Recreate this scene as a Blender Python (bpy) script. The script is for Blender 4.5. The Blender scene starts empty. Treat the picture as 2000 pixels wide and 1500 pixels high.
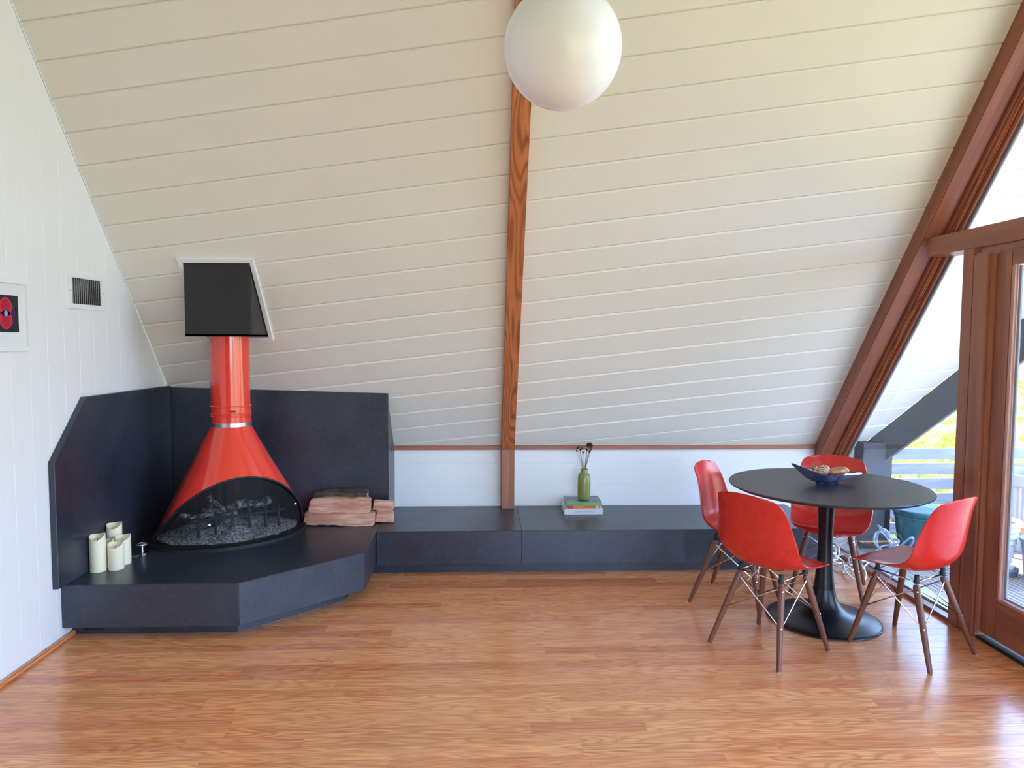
import bpy, bmesh, math, random
from math import sin, cos, pi, sqrt, radians
from mathutils import Vector, Matrix, noise
S = bpy.context.scene
COL = S.collection
random.seed(7)

# ---------------------------------------------------------------- camera, world, sun, exposure
F_PX, YAW, PITCH, ROLL, CAMH = 1390.0, .0432, .0637, -.0042, 1.54
cd = bpy.data.cameras.new('camera'); cam = bpy.data.objects.new('camera', cd); COL.objects.link(cam)
cd.sensor_fit = 'HORIZONTAL'; cd.sensor_width = 36; cd.lens = 36*F_PX/2000; cd.clip_start = .05; cd.clip_end = 500
fw = Vector((sin(YAW)*cos(PITCH), cos(YAW)*cos(PITCH), -sin(PITCH)))
rt = Vector((cos(YAW), -sin(YAW), 0)); dn = fw.cross(rt)
r2 = rt*cos(ROLL)+dn*sin(ROLL); d2 = dn*cos(ROLL)-rt*sin(ROLL)
M = Matrix.Identity(4)
for i in range(3): M[i][0] = r2[i]; M[i][1] = -d2[i]; M[i][2] = -fw[i]
M.translation = (0, 0, CAMH); cam.matrix_world = M
S.camera = cam
S.view_settings.view_transform = 'Standard'; S.view_settings.look = 'None'
S.view_settings.gamma = 1; S.view_settings.use_curve_mapping = False
S.view_settings.exposure = 1.8
S.render.film_transparent = False

W = bpy.data.worlds.new('sky'); S.world = W; W.use_nodes = True
nt = W.node_tree; nt.nodes.clear()
tc = nt.nodes.new('ShaderNodeTexCoord'); sx = nt.nodes.new('ShaderNodeSeparateXYZ')
rp = nt.nodes.new('ShaderNodeValToRGB'); bg = nt.nodes.new('ShaderNodeBackground'); wo = nt.nodes.new('ShaderNodeOutputWorld')
nt.links.new(tc.outputs['Generated'], sx.inputs[0]); nt.links.new(sx.outputs['Z'], rp.inputs[0])
nt.links.new(rp.outputs[0], bg.inputs[0]); nt.links.new(bg.outputs[0], wo.inputs[0])
e = rp.color_ramp.elements
e[0].position = 0; e[0].color = (.60, .77, 1.0, 1); e[1].position = .7; e[1].color = (.20, .42, 1.0, 1)
bg.inputs[1].default_value = 3.4

sd = bpy.data.lights.new('sun', 'SUN'); sd.energy = 6.8; sd.angle = radians(.6); sd.color = (1, .86, .62)
sun = bpy.data.objects.new('sun', sd); COL.objects.link(sun)
sun.rotation_euler = Vector((.30, -.50, -.81)).to_track_quat('-Z', 'Y').to_euler()

# ---------------------------------------------------------------- dimensions read off the photograph
D0, XL, XR, ZK, SL = 5.2605, -2.1206, 2.6025, .7419, 1.2388
ZB, ZB0, YB = .2894, .066, 4.5717
SN, CS = SL/math.hypot(1, SL), 1/math.hypot(1, SL)
YR = 1.5; ZR = ZK+(D0-YR)*SL          # ridge
YF = 2*YR-D0                          # far eave behind the camera
YW = -1.05; ZW = ZK+(YW-YF)*SL         # the far slope stops over an unseen window added for light
RX1, RX2 = .1495, .246                # centre rafter
def zc(y): return ZK+(D0-y)*SL if y >= YR else ZK+(y-YF)*SL

# ---------------------------------------------------------------- helpers
def mat(name, col=(.5, .5, .5), rough=.5, metal=0, coat=0, spec=.5):
    m = bpy.data.materials.new(name); m.use_nodes = True
    b = m.node_tree.nodes['Principled BSDF']
    b.inputs['Base Color'].default_value = (*col, 1); b.inputs['Roughness'].default_value = rough
    b.inputs['Metallic'].default_value = metal; b.inputs['Coat Weight'].default_value = coat
    b.inputs['Coat Roughness'].default_value = .06; b.inputs['Specular IOR Level'].default_value = spec
    return m
def nd(m, t, **k):
    n = m.node_tree.nodes.new(t)
    for a, v in k.items(): setattr(n, a, v)
    return n
def lk(m, a, b): m.node_tree.links.new(a, b)
def bsdf(m): return m.node_tree.nodes['Principled BSDF']
def mapped(m, scale, rnd=True, coord='Object'):
    t = nd(m, 'ShaderNodeTexCoord'); mp = nd(m, 'ShaderNodeMapping'); mp.inputs['Scale'].default_value = scale
    src = t.outputs[coord]
    if rnd:
        oi = nd(m, 'ShaderNodeObjectInfo'); vm = nd(m, 'ShaderNodeVectorMath', operation='SCALE')
        vm.inputs[0].default_value = (37, 53, 71); lk(m, oi.outputs['Random'], vm.inputs['Scale'])
        ad = nd(m, 'ShaderNodeVectorMath', operation='ADD'); lk(m, src, ad.inputs[0]); lk(m, vm.outputs[0], ad.inputs[1]); src = ad.outputs[0]
    lk(m, src, mp.inputs[0]); return mp.outputs[0]
def noisen(m, vec, scale, detail=3, rough=.5):
    n = nd(m, 'ShaderNodeTexNoise'); n.inputs['Scale'].default_value = scale; n.inputs['Detail'].default_value = detail
    n.inputs['Roughness'].default_value = rough; lk(m, vec, n.inputs['Vector']); return n.outputs['Fac']
def ramp(m, fac, stops):
    r = nd(m, 'ShaderNodeValToRGB'); el = r.color_ramp.elements
    while len(el) < len(stops): el.new(.5)
    for q, (p, c) in zip(el, stops): q.position = p; q.color = (*c, 1) if len(c) == 3 else c
    lk(m, fac, r.inputs[0]); return r.outputs[0]
def mixc(m, fac, a, b, blend='MIX'):
    x = nd(m, 'ShaderNodeMix', data_type='RGBA', blend_type=blend)
    for sock, v in ((x.inputs[0], fac), (x.inputs[6], a), (x.inputs[7], b)):
        if hasattr(v, 'links'): lk(m, v, sock)
        elif isinstance(v, (int, float)): sock.default_value = v
        else: sock.default_value = (*v, 1)
    return x.outputs[2]
def bump(m, h, strength, dist=.01):
    b = nd(m, 'ShaderNodeBump'); b.inputs['Strength'].default_value = strength; b.inputs['Distance'].default_value = dist
    lk(m, h, b.inputs['Height']); lk(m, b.outputs[0], bsdf(m).inputs['Normal'])
def mth(m, op, a, b=None):
    n = nd(m, 'ShaderNodeMath', operation=op)
    for s_, v in zip(n.inputs, (a, b)):
        if v is None: continue
        if hasattr(v, 'links'): lk(m, v, s_)
        else: s_.default_value = v
    return n.outputs[0]

def wood(name, light, dark, rough=.4, coat=0, ringf=30, sc=(1.1, 9, 9), var=None, contrast=.6, fine=.35):
    """grain along the object's local X: contour rings of a stretched noise, fine pores on top"""
    m = mat(name, light, rough, coat=coat)
    v = mapped(m, sc)
    n = noisen(m, v, 1.0, 1.5, .45)
    rings = mth(m, 'SINE', mth(m, 'MULTIPLY', n, float(ringf*2)))
    rings = mth(m, 'MULTIPLY', mth(m, 'ADD', rings, 1.0), .5)
    rings = mth(m, 'POWER', rings, 2.2)
    v2 = mapped(m, (6, 160, 160)); pores = noisen(m, v2, 1.0, 2, .6)
    v3 = mapped(m, (.8, 5, 5)); big = noisen(m, v3, 1.0, 2, .5)
    c = mixc(m, mth(m, 'MULTIPLY', rings, contrast), light, dark)
    c = mixc(m, ramp(m, pores, [(.45, (0, 0, 0)), (.62, (fine,)*3)]), c, dark)
    c = mixc(m, ramp(m, big, [(.35, (0, 0, 0)), (.7, (.45,)*3)]), c, tuple(.55*a+.45*b for a, b in zip(light, dark)))
    if var:
        oi = nd(m, 'ShaderNodeObjectInfo'); tint = ramp(m, oi.outputs['Random'], var)
        c = mixc(m, 1.0, c, tint, 'MULTIPLY')
    lk(m, c, bsdf(m).inputs['Base Color'])
    bump(m, mth(m, 'ADD', rings, pores), .06, .002)
    return m

def link(o, parent=None):
    COL.objects.link(o)
    if parent is not None: o.parent = parent
    return o
def setp(o, label=None, cat=None, group=None, kind=None):
    for k, v in (('label', label), ('category', cat), ('group', group), ('kind', kind)):
        if v: o[k] = v
    return o
def thing(name, label, cat, loc=(0, 0, 0), rz=0, group=None):
    o = bpy.data.objects.new(name, None); o.location = loc; o.rotation_euler = (0, 0, rz); o.empty_display_size = .05
    return setp(link(o), label, cat, group)
def mesh_obj(name, vs, fs, m, parent=None, smooth=False, mats=None, fm=None, auto=None):
    me = bpy.data.meshes.new(name); me.from_pydata([tuple(v) for v in vs], [], fs)
    for q in (mats or [m]): me.materials.append(q)
    if fm: me.polygons.foreach_set('material_index', fm)
    if smooth: me.polygons.foreach_set('use_smooth', [True]*len(fs))
    me.validate(); me.update()
    o = link(bpy.data.objects.new(name, me), parent)
    if auto is not None: sharp(me, auto)
    return o
def sharp(me, ang):
    bm = bmesh.new(); bm.from_mesh(me); a = radians(ang)
    for e_ in bm.edges:
        e_.smooth = not (len(e_.link_faces) != 2 or e_.calc_face_angle(0) > a)
    for f_ in bm.faces: f_.smooth = True
    bm.to_mesh(me); bm.free()
class MB:
    def __init__(s): s.v = []; s.f = []; s.m = []
    def add(s, vs, fs, mi=0):
        k = len(s.v); s.v += [tuple(v) for v in vs]; s.f += [[i+k for i in f] for f in fs]; s.m += [mi]*len(fs); return s
    def box(s, a, b, mi=0):
        x0, y0, z0 = a; x1, y1, z1 = b
        return s.add([(x0, y0, z0), (x1, y0, z0), (x1, y1, z0), (x0, y1, z0), (x0, y0, z1), (x1, y0, z1), (x1, y1, z1), (x0, y1, z1)],
                     [(0, 3, 2, 1), (4, 5, 6, 7), (0, 1, 5, 4), (1, 2, 6, 5), (2, 3, 7, 6), (3, 0, 4, 7)], mi)
    def lathe(s, prof, n=40, c=(0, 0), mi=0):
        vs = []; fs = []
        for r, z in prof:
            for i in range(n): vs.append((c[0]+r*cos(2*pi*i/n), c[1]+r*sin(2*pi*i/n), z))
        for j in range(len(prof)-1):
            for i in range(n):
                a = j*n+i; b = j*n+(i+1) % n; fs.append((a, b, b+n, a+n))
        if prof[0][0] > 1e-5: fs.append(tuple(range(n-1, -1, -1)))
        if prof[-1][0] > 1e-5: fs.append(tuple((len(prof)-1)*n+i for i in range(n)))
        return s.add(vs, fs, mi)
    def tube(s, pts, r, n=8, mi=0, caps=True, closed=False):
        pts = [Vector(p) for p in pts]; R = r if isinstance(r, (list, tuple)) else [r]*len(pts)
        vs = []; fs = []; N = len(pts); up = None
        for i, p in enumerate(pts):
            t = (pts[min(i+1, N-1)]-pts[max(i-1, 0)]).normalized() if not closed else (pts[(i+1) % N]-pts[i-1]).normalized()
            if up is None:
                up = Vector((0, 0, 1)) if abs(t.z) < .9 else Vector((1, 0, 0))
            a = t.cross(up)
            if a.length < 1e-6: a = t.cross(Vector((1, .3, .2)))
            a.normalize(); b = a.cross(t).normalized(); up = b
            for k in range(n): vs.append(p+(a*cos(2*pi*k/n)+b*sin(2*pi*k/n))*R[i])
        for i in range(N if closed else N-1):
            for k in range(n):
                q = i*n+k; w = i*n+(k+1) % n; j = ((i+1) % N)*n
                fs.append((q, q-k+(k+1) % n, j+(k+1) % n, j+k))
        if caps and not closed:
            fs.append(tuple(range(n-1, -1, -1))); fs.append(tuple((N-1)*n+k for k in range(n)))
        return s.add(vs, fs, mi)
    def out(s, name, m, parent=None, smooth=False, auto=None, mats=None):
        return mesh_obj(name, s.v, s.f, m, parent, smooth, mats, s.m if mats else None, auto)
def inset_poly(P, d):
    n = len(P); out = []
    for i in range(n):
        a, b, c = Vector(P[i-1]), Vector(P[i]), Vector(P[(i+1) % n])
        e1 = (b-a).normalized(); e2 = (c-b).normalized(); n1 = Vector((-e1.y, e1.x)); n2 = Vector((-e2.y, e2.x))
        k = (n1+n2); den = 1+n1.dot(n2)
        out.append(tuple(b+k*(d/max(den, .25))))
    return out
def plate(P, z0, z1, ins=.001, dep=None):
    """prism over the CCW polygon P whose top edge is chamfered"""
    dep = ins if dep is None else dep; n = len(P)
    T = inset_poly(P, ins) if ins > 0 else P
    vs = [(x, y, z0) for x, y in P]+[(x, y, z1-dep) for x, y in P]+[(x, y, z1) for x, y in T]
    fs = [tuple(range(n-1, -1, -1)), tuple(2*n+i for i in range(n))]
    for k in (0, 1):
        for i in range(n): fs.append((k*n+i, k*n+(i+1) % n, (k+1)*n+(i+1) % n, (k+1)*n+i))
    return vs, fs
def clip(P, a, b, c):
    """keep a*x+b*y <= c"""
    out = []
    for i in range(len(P)):
        p, q = P[i-1], P[i]; dp = a*p[0]+b*p[1]-c; dq = a*q[0]+b*q[1]-c
        if (dp <= 0) != (dq <= 0):
            t = dp/(dp-dq); out.append((p[0]+t*(q[0]-p[0]), p[1]+t*(q[1]-p[1])))
        if dq <= 0: out.append(q)
    r = []
    for p in out:
        if not r or (abs(p[0]-r[-1][0])+abs(p[1]-r[-1][1])) > 1e-4: r.append(p)
    if len(r) > 2 and (abs(r[0][0]-r[-1][0])+abs(r[0][1]-r[-1][1])) < 1e-4: r.pop()
    return r
def area(P): return abs(sum(P[i-1][0]*P[i][1]-P[i][0]*P[i-1][1] for i in range(len(P))))/2
def frame_m(o, x, y, z):
    m_ = Matrix.Identity(4)
    for i in range(3): m_[i][0] = x[i]; m_[i][1] = y[i]; m_[i][2] = z[i]; m_[i][3] = o[i]
    return m_
CEIL = frame_m((0, D0, ZK), (1, 0, 0), (0, -CS, SN), (0, -SN, -CS))       # (along the wall, up the slope, into the room)
LEFTW = frame_m((XL, 0, 0), (0, 1, 0), (0, 0, 1), (1, 0, 0))
KNEE = frame_m((0, D0, 0), (1, 0, 0), (0, 0, 1), (0, -1, 0))
def board(name, P, fr, m, parent, th=.018, ins=.004, dep=None, off=0, org=None):
    if len(P) < 3: return None
    cx = sum(p[0] for p in P)/len(P); cy = sum(p[1] for p in P)/len(P)
    vs, fs = plate([(x-cx, y-cy) for x, y in P], off-th, off, ins, dep)
    o = mesh_obj(name, vs, fs, m, parent)
    o.matrix_world = fr @ Matrix.Translation((cx, cy, 0))
    if parent is not None: o.matrix_parent_inverse = Matrix.Identity(4)
    return o
def beam(name, p0, p1, w, h, up, m, parent=None, ch=.003):
    """box from p0 to p1 with local X along it; w across, h along 'up'"""
    p0, p1 = Vector(p0), Vector(p1); x = (p1-p0).normalized(); up = Vector(up); y = up.cross(x).normalized(); z = x.cross(y)
    L = (p1-p0).length
    bm = bmesh.new(); bmesh.ops.create_cube(bm, size=1)
    for v in bm.verts: v.co = Vector((v.co.x*L, v.co.y*w, v.co.z*h))
    if ch: bmesh.ops.bevel(bm, geom=list(bm.edges), offset=ch, segments=2, affect='EDGES')
    me = bpy.data.meshes.new(name); bm.to_mesh(me); bm.free(); me.materials.append(m)
    o = link(bpy.data.objects.new(name, me), parent); o.matrix_world = frame_m((p0+p1)/2, x, y, z)
    return o
def structure(name, m=None, vs=None, fs=None):
    if vs is None: o = link(bpy.data.objects.new(name, None)); o.empty_display_size = .05
    else: o = mesh_obj(name, vs, fs, m)
    o['kind'] = 'structure'; return o
def crom(pts, per=8, closed=False):
    P = [Vector(p) for p in pts]; n = len(P); out = []
    rng = range(n if closed else n-1)
    for i in rng:
        g = (lambda k: P[k % n]) if closed else (lambda k: P[max(0, min(n-1, k))])
        a, b, c, d = g(i-1), g(i), g(i+1), g(i+2)
        for k in range(per):
            t = k/per
            out.append(.5*((2*b)+(c-a)*t+(2*a-5*b+4*c-d)*t*t+(3*b-a-3*c+d)*t**3))
    if not closed: out.append(P[-1])
    return out

# ---------------------------------------------------------------- materials
M_wall = mat('white wall paint', (.86, .86, .85), .45)
v = mapped(M_wall, (1, 1, 1)); bump(M_wall, noisen(M_wall, v, 60, 3), .05, .002)
M_ceil = mat('warm white board paint', (.76, .745, .70), .42)
v = mapped(M_ceil, (1, 1, 1)); n1 = noisen(M_ceil, v, 3.0, 4)
lk(M_ceil, ramp(M_ceil, n1, [(.3, (.82, .795, .72)), (.7, (.84, .815, .745))]), bsdf(M_ceil).inputs['Base Color']); bump(M_ceil, n1, .04, .003)
M_knee = mat('white knee wall paint', (.86, .86, .85), .4)
M_slate = mat('charcoal sealed cement board', (.040, .046, .060), .42, spec=.6)
v = mapped(M_slate, (1, 1, 1)); n1 = noisen(M_slate, v, 2.6, 6, .6); n2 = noisen(M_slate, v, 40, 4, .6)
lk(M_slate, mixc(M_slate, ramp(M_slate, n2, [(.5, (0, 0, 0)), (.8, (.35,)*3)]), ramp(M_slate, n1, [(.3, (.017, .023, .036)), (.55, (.029, .037, .055)), (.8, (.046, .054, .073))]), (.10, .10, .115)), bsdf(M_slate).inputs['Base Color'])
lk(M_slate, ramp(M_slate, n1, [(.3, (.27,)*3), (.7, (.38,)*3)]), bsdf(M_slate).inputs['Roughness'])
M_black = mat('black painted plywood', (.012, .012, .013), .42)
v = mapped(M_black, (30, 30, 1)); bump(M_black, noisen(M_black, v, 4, 3), .15, .002)
M_fir = wood('orange brown fir', (.66, .23, .085), (.20, .05, .018), .42, ringf=40, sc=(.9, 9, 9), contrast=.85)
M_red = wood('dark redwood stain', (.38, .125, .062), (.17, .050, .027), .33, coat=.15, ringf=10, sc=(.5, 7, 7), contrast=.5)
M_trim = wood('stained cedar strip', (.42, .165, .09), (.20, .065, .036), .45, ringf=9, sc=(.5, 12, 12), contrast=.5)
M_floor = wood('oak strip floor', (.92, .45, .205), (.46, .155, .056), .24, coat=.25, ringf=42, sc=(1.6, 12, 5), contrast=.55, fine=.6,
               var=[(0, (.78, .60, .50)), (.10, (.88, .68, .66)), (.18, (.90, .80, .72)), (.35, (1.0, .94, .84)), (.6, (1.05, 1.0, .92)), (.75, (.90, .78, .66)), (.85, (1.0, .86, .84)), (1, (1.16, 1.16, 1.06))])
bsdf(M_floor).inputs['Coat Roughness'].default_value = .16
M_enamel = mat('red orange enamel', (.84, .038, .016), .24, coat=1)
M_liner = mat('sooty black steel', (.010, .010, .011), .6)
M_steel = mat('brushed steel', (.62, .62, .63), .3, 1)
M_chrome = mat('chrome wire', (.72, .71, .70), .14, 1)
M_shell = mat('red fibreglass', (.66, .030, .022), .25, coat=.12)
v = mapped(M_shell, (1, 1, 1)); n1 = noisen(M_shell, v, 22, 5, .7)
lk(M_shell, ramp(M_shell, n1, [(.3, (.58, .019, .014)), (.7, (.70, .033, .023))]), bsdf(M_shell).inputs['Base Color'])
M_leg = wood('walnut dowel', (.20, .066, .033), (.09, .028, .015), .4, ringf=9, sc=(1, 30, 30), contrast=.5)
M_rubber = mat('black rubber', (.012, .012, .012), .6)
M_table = mat('satin black table', (.022, .022, .025), .42, spec=.8)
M_tbase = mat('gloss black pedestal', (.006, .006, .008), .3, spec=.45)
M_candle = mat('ivory wax', (.92, .85, .62), .5); bsdf(M_candle).inputs['Subsurface Weight'].default_value = .15
bsdf(M_candle).inputs['Subsurface Radius'].default_value = (.03, .02, .01)
M_globe = mat('opal glass', (.86, .855, .84), .22)
M_gold = mat('dark soot grey ash', (.25, .25, .26), .9)
v = mapped(M_gold, (1, 1, 1)); n1 = noisen(M_gold, v, 70, 4, .8); lk(M_gold, ramp(M_gold, n1, [(.42, (.06, .06, .06)), (.6, (.75, .75, .77))]), bsdf(M_gold).inputs['Base Color']); bump(M_gold, n1, .8, .02)
def glass(name, tint=(1, 1, 1), boost=1.0):
    m = bpy.data.materials.new(name); m.use_nodes = True; m.node_tree.nodes.clear()
    o = nd(m, 'ShaderNodeOutputMaterial'); mx = nd(m, 'ShaderNodeMixShader'); t = nd(m, 'ShaderNodeBsdfTransparent'); g = nd(m, 'ShaderNodeBsdfGlossy')
    ge = nd(m, 'ShaderNodeNewGeometry'); dt = nd(m, 'ShaderNodeVectorMath', operation='DOT_PRODUCT')
    lk(m, ge.outputs['Incoming'], dt.inputs[0]); lk(m, ge.outputs['Normal'], dt.inputs[1])
    sch = mth(m, 'POWER', mth(m, 'SUBTRACT', 1.0, mth(m, 'ABSOLUTE', dt.outputs['Value'])), 5.0)
    sch = mth(m, 'ADD', mth(m, 'MULTIPLY', sch, .96), .04); t.inputs[0].default_value = (*tint, 1); g.inputs['Roughness'].default_value = 0.0
    f = mth(m, 'MINIMUM', mth(m, 'MULTIPLY', sch, boost), 1.0)
    lk(m, f, mx.inputs[0]); lk(m, t.outputs[0], mx.inputs[1]); lk(m, g.outputs[0], mx.inputs[2]); lk(m, mx.outputs[0], o.inputs[0])
    return m
M_glass = glass('window glass', (.97, .985, .98), 1.5)

# ---------------------------------------------------------------- SETTING
def slab_obj(name, m, quads_th):
    b = MB()
    for a, c in quads_th: b.box(a, c)
    return b
# floor with individual strips
floor = MB().box((XL, YW-.12, -.12), (XR+.07, D0, -.012)).out('floor', M_floor); floor['kind'] = 'structure'
PW = .0775
y = 4.78; row = 0
while y > 1.95:
    y0 = y-PW; x = XL+.004-random.random()*.9
    yend = y
    while x < XR-.02:
        L = random.choice((.45, .7, .9, 1.15, 1.4, 1.6))*(.85+.3*random.random())
        a, b_ = max(x, XL+.004), min(x+L, XR-.035)
        if XR-.035-b_ < .2: b_ = XR-.035
        if b_-a > .1:
            lx = .5*(b_-a)-.0001; ly = PW/2-.0002
            vs, fs = plate([(-lx, -ly), (lx, -ly), (lx, ly), (-lx, ly)], -.011, 0, .0006, .0004)
            o = mesh_obj('plank', vs, fs, M_floor, floor); o.location = ((a+b_)/2, (y0+yend)/2, 0)
        if b_ >= XR-.036: break
        x += L
    y = y0; row += 1
fb = MB().box((XL, YW-.12, -.012), (XR-.035, y, 0)).out('floor_section', M_floor, floor)
# outer roof skins (above the boards) and the far side of the A-frame
def roof_slab(xa0, xa1, xb0, xb1, yend, zend, th=.16, ny=1):
    """slab from eave (xa at yend,zend) up to the ridge (xb)"""
    nrm = Vector((0, SN*ny, CS))*th; off = Vector((0, SN*ny, CS))*.021
    A = [Vector((xa0, yend, zend)), Vector((xa1, yend, zend)), Vector((xb1, YR, ZR)), Vector((xb0, YR, ZR))]
    A = [p+off for p in A]; vs = A+[p+nrm for p in A]
    fs = [(0, 1, 2, 3), (7, 6, 5, 4), (0, 4, 5, 1), (1, 5, 6, 2), (2, 6, 7, 3), (3, 7, 4, 0)]
    return [tuple(v) for v in vs], fs
vs, fs = roof_slab(XL-.15, XR+.05, XL-.15, XR+.05, D0, ZK)
ceiling = structure('ceiling', M_ceil, vs, fs)
vs, fs = roof_slab(XL-.15, XR+.05, XL-.15, XR+.05, YW, ZW, ny=-1)
structure('ceiling_slab', M_ceil, vs, fs)
PX = lambda z: 2.905+.655*(z-.748)      # plan position of the prow edge
vs, fs = roof_slab(XR+.05, 2.9, XR+.05, PX(ZR), D0, ZK)
soffit = structure('roof_slab', M_ceil, vs, fs)
vs, fs = roof_slab(XR+.05, PX(ZW), XR+.05, PX(ZR), YW, ZW, ny=-1)
structure('roof_slab', M_ceil, vs, fs)
# slanted ceiling boards, joints read off the photograph beside the centre rafter
zz = [0.8406, 0.9692, 1.0905, 1.2180, 1.3472, 1.4807, 1.6159, 1.7444, 1.8770, 2.0083, 2.1409, 2.2859, 2.4187, 2.5570, 2.6961, 2.8340, 2.9692]
J = [(z-ZK)/SN for z in zz]
while J[-1] < 4.8: J.append(J[-1]+.176)
while J[0] > -.9: J.insert(0, J[0]-.171)
KS = .152; U0 = .13
LEN = (D0-YR)/CS
def strip(i, ua, ub):
    lo, hi = J[i]+.0006, J[i+1]-.0006
    P = [(ua, lo+KS*(ua-U0)), (ub, lo+KS*(ub-U0)), (ub, hi+KS*(ub-U0)), (ua, hi+KS*(ua-U0))]
    P = clip(P, 0, -1, 0); 
    return clip(P, 0, 1, LEN) if len(P) > 2 else P
for i in range(len(J)-1):
    for ua, ub in ((XL, RX1+.01), (RX2-.01, XR+.045)):
        P = strip(i, ua, ub)
        if len(P) > 2 and area(P) > 2e-4: board('board', P, CEIL, M_ceil, ceiling, ins=.0085, dep=.0065)
    P = strip(i, XR+.052, 4.3)
    a_ = .655*SN                      # prow edge: u <= 2.905+a*v
    if len(P) > 2: P = clip(P, 1, -a_, 2.905)
    if len(P) > 2 and area(P) > 2e-4: board('board', P, CEIL, M_ceil, soffit, ins=.0085, dep=.0065)
# left gable wall
wl = structure('wall_left', M_wall, [(XL-.12, YF, 0), (XL-.12, D0, 0), (XL-.12, D0, ZK), (XL-.12, YR, ZR), (XL-.12, YF, ZK),
     (XL-.014, YF, 0), (XL-.014, D0, 0), (XL-.014, D0, ZK), (XL-.014, YR, ZR), (XL-.014, YF, ZK)],
     [(0, 4, 3, 2, 1), (5, 6, 7, 8, 9), (0, 1, 6, 5), (1, 2, 7, 6), (2, 3, 8, 7), (3, 4, 9, 8), (4, 0, 5, 9)])
y = D0
while y > 2.2:
    P = clip([(y-.14, 0), (y, 0), (y, 5), (y-.14, 5)], SL, 1, ZK+D0*SL)
    board('board', P, LEFTW, M_wall, wl, th=.013, ins=.0012, dep=.0009); y -= .14
P = clip(clip([(YF, 0), (y, 0), (y, 6), (YF, 6)], SL, 1, ZK+D0*SL), -SL, 1, ZK-YF*SL)
board('wall_section', P, LEFTW, M_wall, wl, th=.013, ins=.001)
# knee wall at the back
wb = MB().box((XL, D0+.016, 0), (2.98, D0+.14, ZK+.02)).out('wall_back', M_knee); wb['kind'] = 'structure'
for ua, ub in ((XL, RX1), (RX2, XR+.05), (XR+.05, 2.98)):
    for za, zb_ in ((.0, .152), (.152, .30), (.30, .448), (.448, .612), (.612, ZK+.012)):
        board('board', [(ua, za), (ub, za), (ub, zb_), (ua, zb_)], KNEE, M_knee, wb, th=.015, ins=.0022, dep=.0018)
M_rear = wood('brown panelled rear wall', (.30, .14, .07), (.15, .06, .03), .5)
WX0 = .35
wf = MB().box((XL, YW-.12, 0), (XR+.05, YW, .10)).box((XL, YW-.12, ZW-.12), (XR+.05, YW, ZW+.03)).box((XL, YW-.12, .10), (WX0, YW, ZW-.12)).box((XR-.30, YW-.12, .10), (XR+.05, YW, ZW-.12)).out('wall_front', M_rear); wf['kind'] = 'structure'
w4 = mesh_obj('added_window', [(WX0, YW-.06, .10), (XR-.30, YW-.06, .10), (XR-.30, YW-.06, ZW-.12), (WX0, YW-.06, ZW-.12)], [(0, 1, 2, 3)], M_glass); w4['kind'] = 'structure'  # unseen rear glazing, added to brighten the room
for x_ in (WX0+.02, (WX0+XR-.3)/2, XR-.32): beam('added_window_frame', (x_, YW-.05, .10), (x_, YW-.05, ZW-.12), .06, .06, (0, 1, 0), M_red, w4)
# wooden strip between knee wall and slope
for ua, ub in ((-.655, RX1-.002), (RX2+.002, 2.53)):
    o = beam('trim_1', (ua, D0-.012, .731), (ub, D0-.012, .731), .024, .031, (0, 0, 1), M_trim); o['kind'] = 'structure'
# quarter round at the foot of the left wall
o = beam('baseboard_left', (XL+.012, 1.2, .012), (XL+.012, 3.70, .012), .022, .024, (0, 0, 1), M_floor, ch=.006); o['kind'] = 'structure'
# centre rafter and the post under it
def rafter(name, x0, x1, dep, v0, v1, m, parent=None, ch=.003, top=.0):
    """member lying on the slope between x0 and x1, dep deep into the room"""
    p = lambda v_: CEIL @ Vector(((x0+x1)/2, v_, (dep+top)/2))
    return beam(name, p(v0), p(v1), x1-x0, dep-top, (0, -SN, -CS), m, parent, ch)
xm = (RX1+RX2)/2
o = rafter('rafter_beam', RX1, RX2, .05, .02, LEN-.05, M_fir, top=-.02); o['kind'] = 'structure'
o = beam('rafter_pillar', (xm, 5.21, ZB+.001), (xm, 5.21, .728), RX2-RX1-.004, .095, (0, 1, 0), M_trim); o['kind'] = 'structure'

# ---- glazed gable on the right
XG = 2.70
wr = structure('wall_right')
M_gask = mat('grey gasket', (.30, .32, .35), .5)
# raked rafter with its glazing stops
RL = LEN-.05
rafter('beam', 2.530, 2.635, .098, -.06, RL, M_red, wr, top=-.02)
rafter('board', 2.636, 2.658, .118, -.06, RL, M_red, wr, top=-.02)
rafter('bead', 2.656, 2.676, .140, -.06, RL, M_fir, wr, ch=.006, top=-.02)
rafter('board', 2.675, 2.700, .160, -.06, RL, M_red, wr, top=-.02)
rafter('gasket', 2.699, 2.712, .176, -.06, RL, M_gask, wr, top=-.02)
# transom beam
ZT0, ZT1 = 2.02, 2.125
beam('transom', (2.635, -1.1, (ZT0+ZT1)/2), (2.635, 4.03, (ZT0+ZT1)/2), .15, ZT1-ZT0, (0, 0, 1), M_red, wr)
beam('head_casing', (2.60, -1.1, 2.004), (2.60, 3.60, 2.004), .045, .032, (0, 0, 1), M_red, wr)
# post beside the door (two stepped faces)
beam('post', (2.63, 3.665, 0), (2.63, 3.665, ZT0), .15, .085, (0, 1, 0), M_red, wr)
beam('jamb', (2.590, 3.56, 0), (2.590, 3.56, ZT0-.03), .085, .125, (0, 1, 0), M_red, wr, ch=.012)
for yp in (2.42, 1.2, -.1):
    beam('post', (2.61, yp, 0), (2.61, yp, min(ZT0, zc(yp)-.1)), .10, .09, (0, 1, 0), M_red, wr)
for yp in (2.42, .6):
    beam('post', (2.61, yp, ZT1), (2.61, yp, zc(yp)-.25), .07, .08, (0, 1, 0), M_red, wr)
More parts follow.
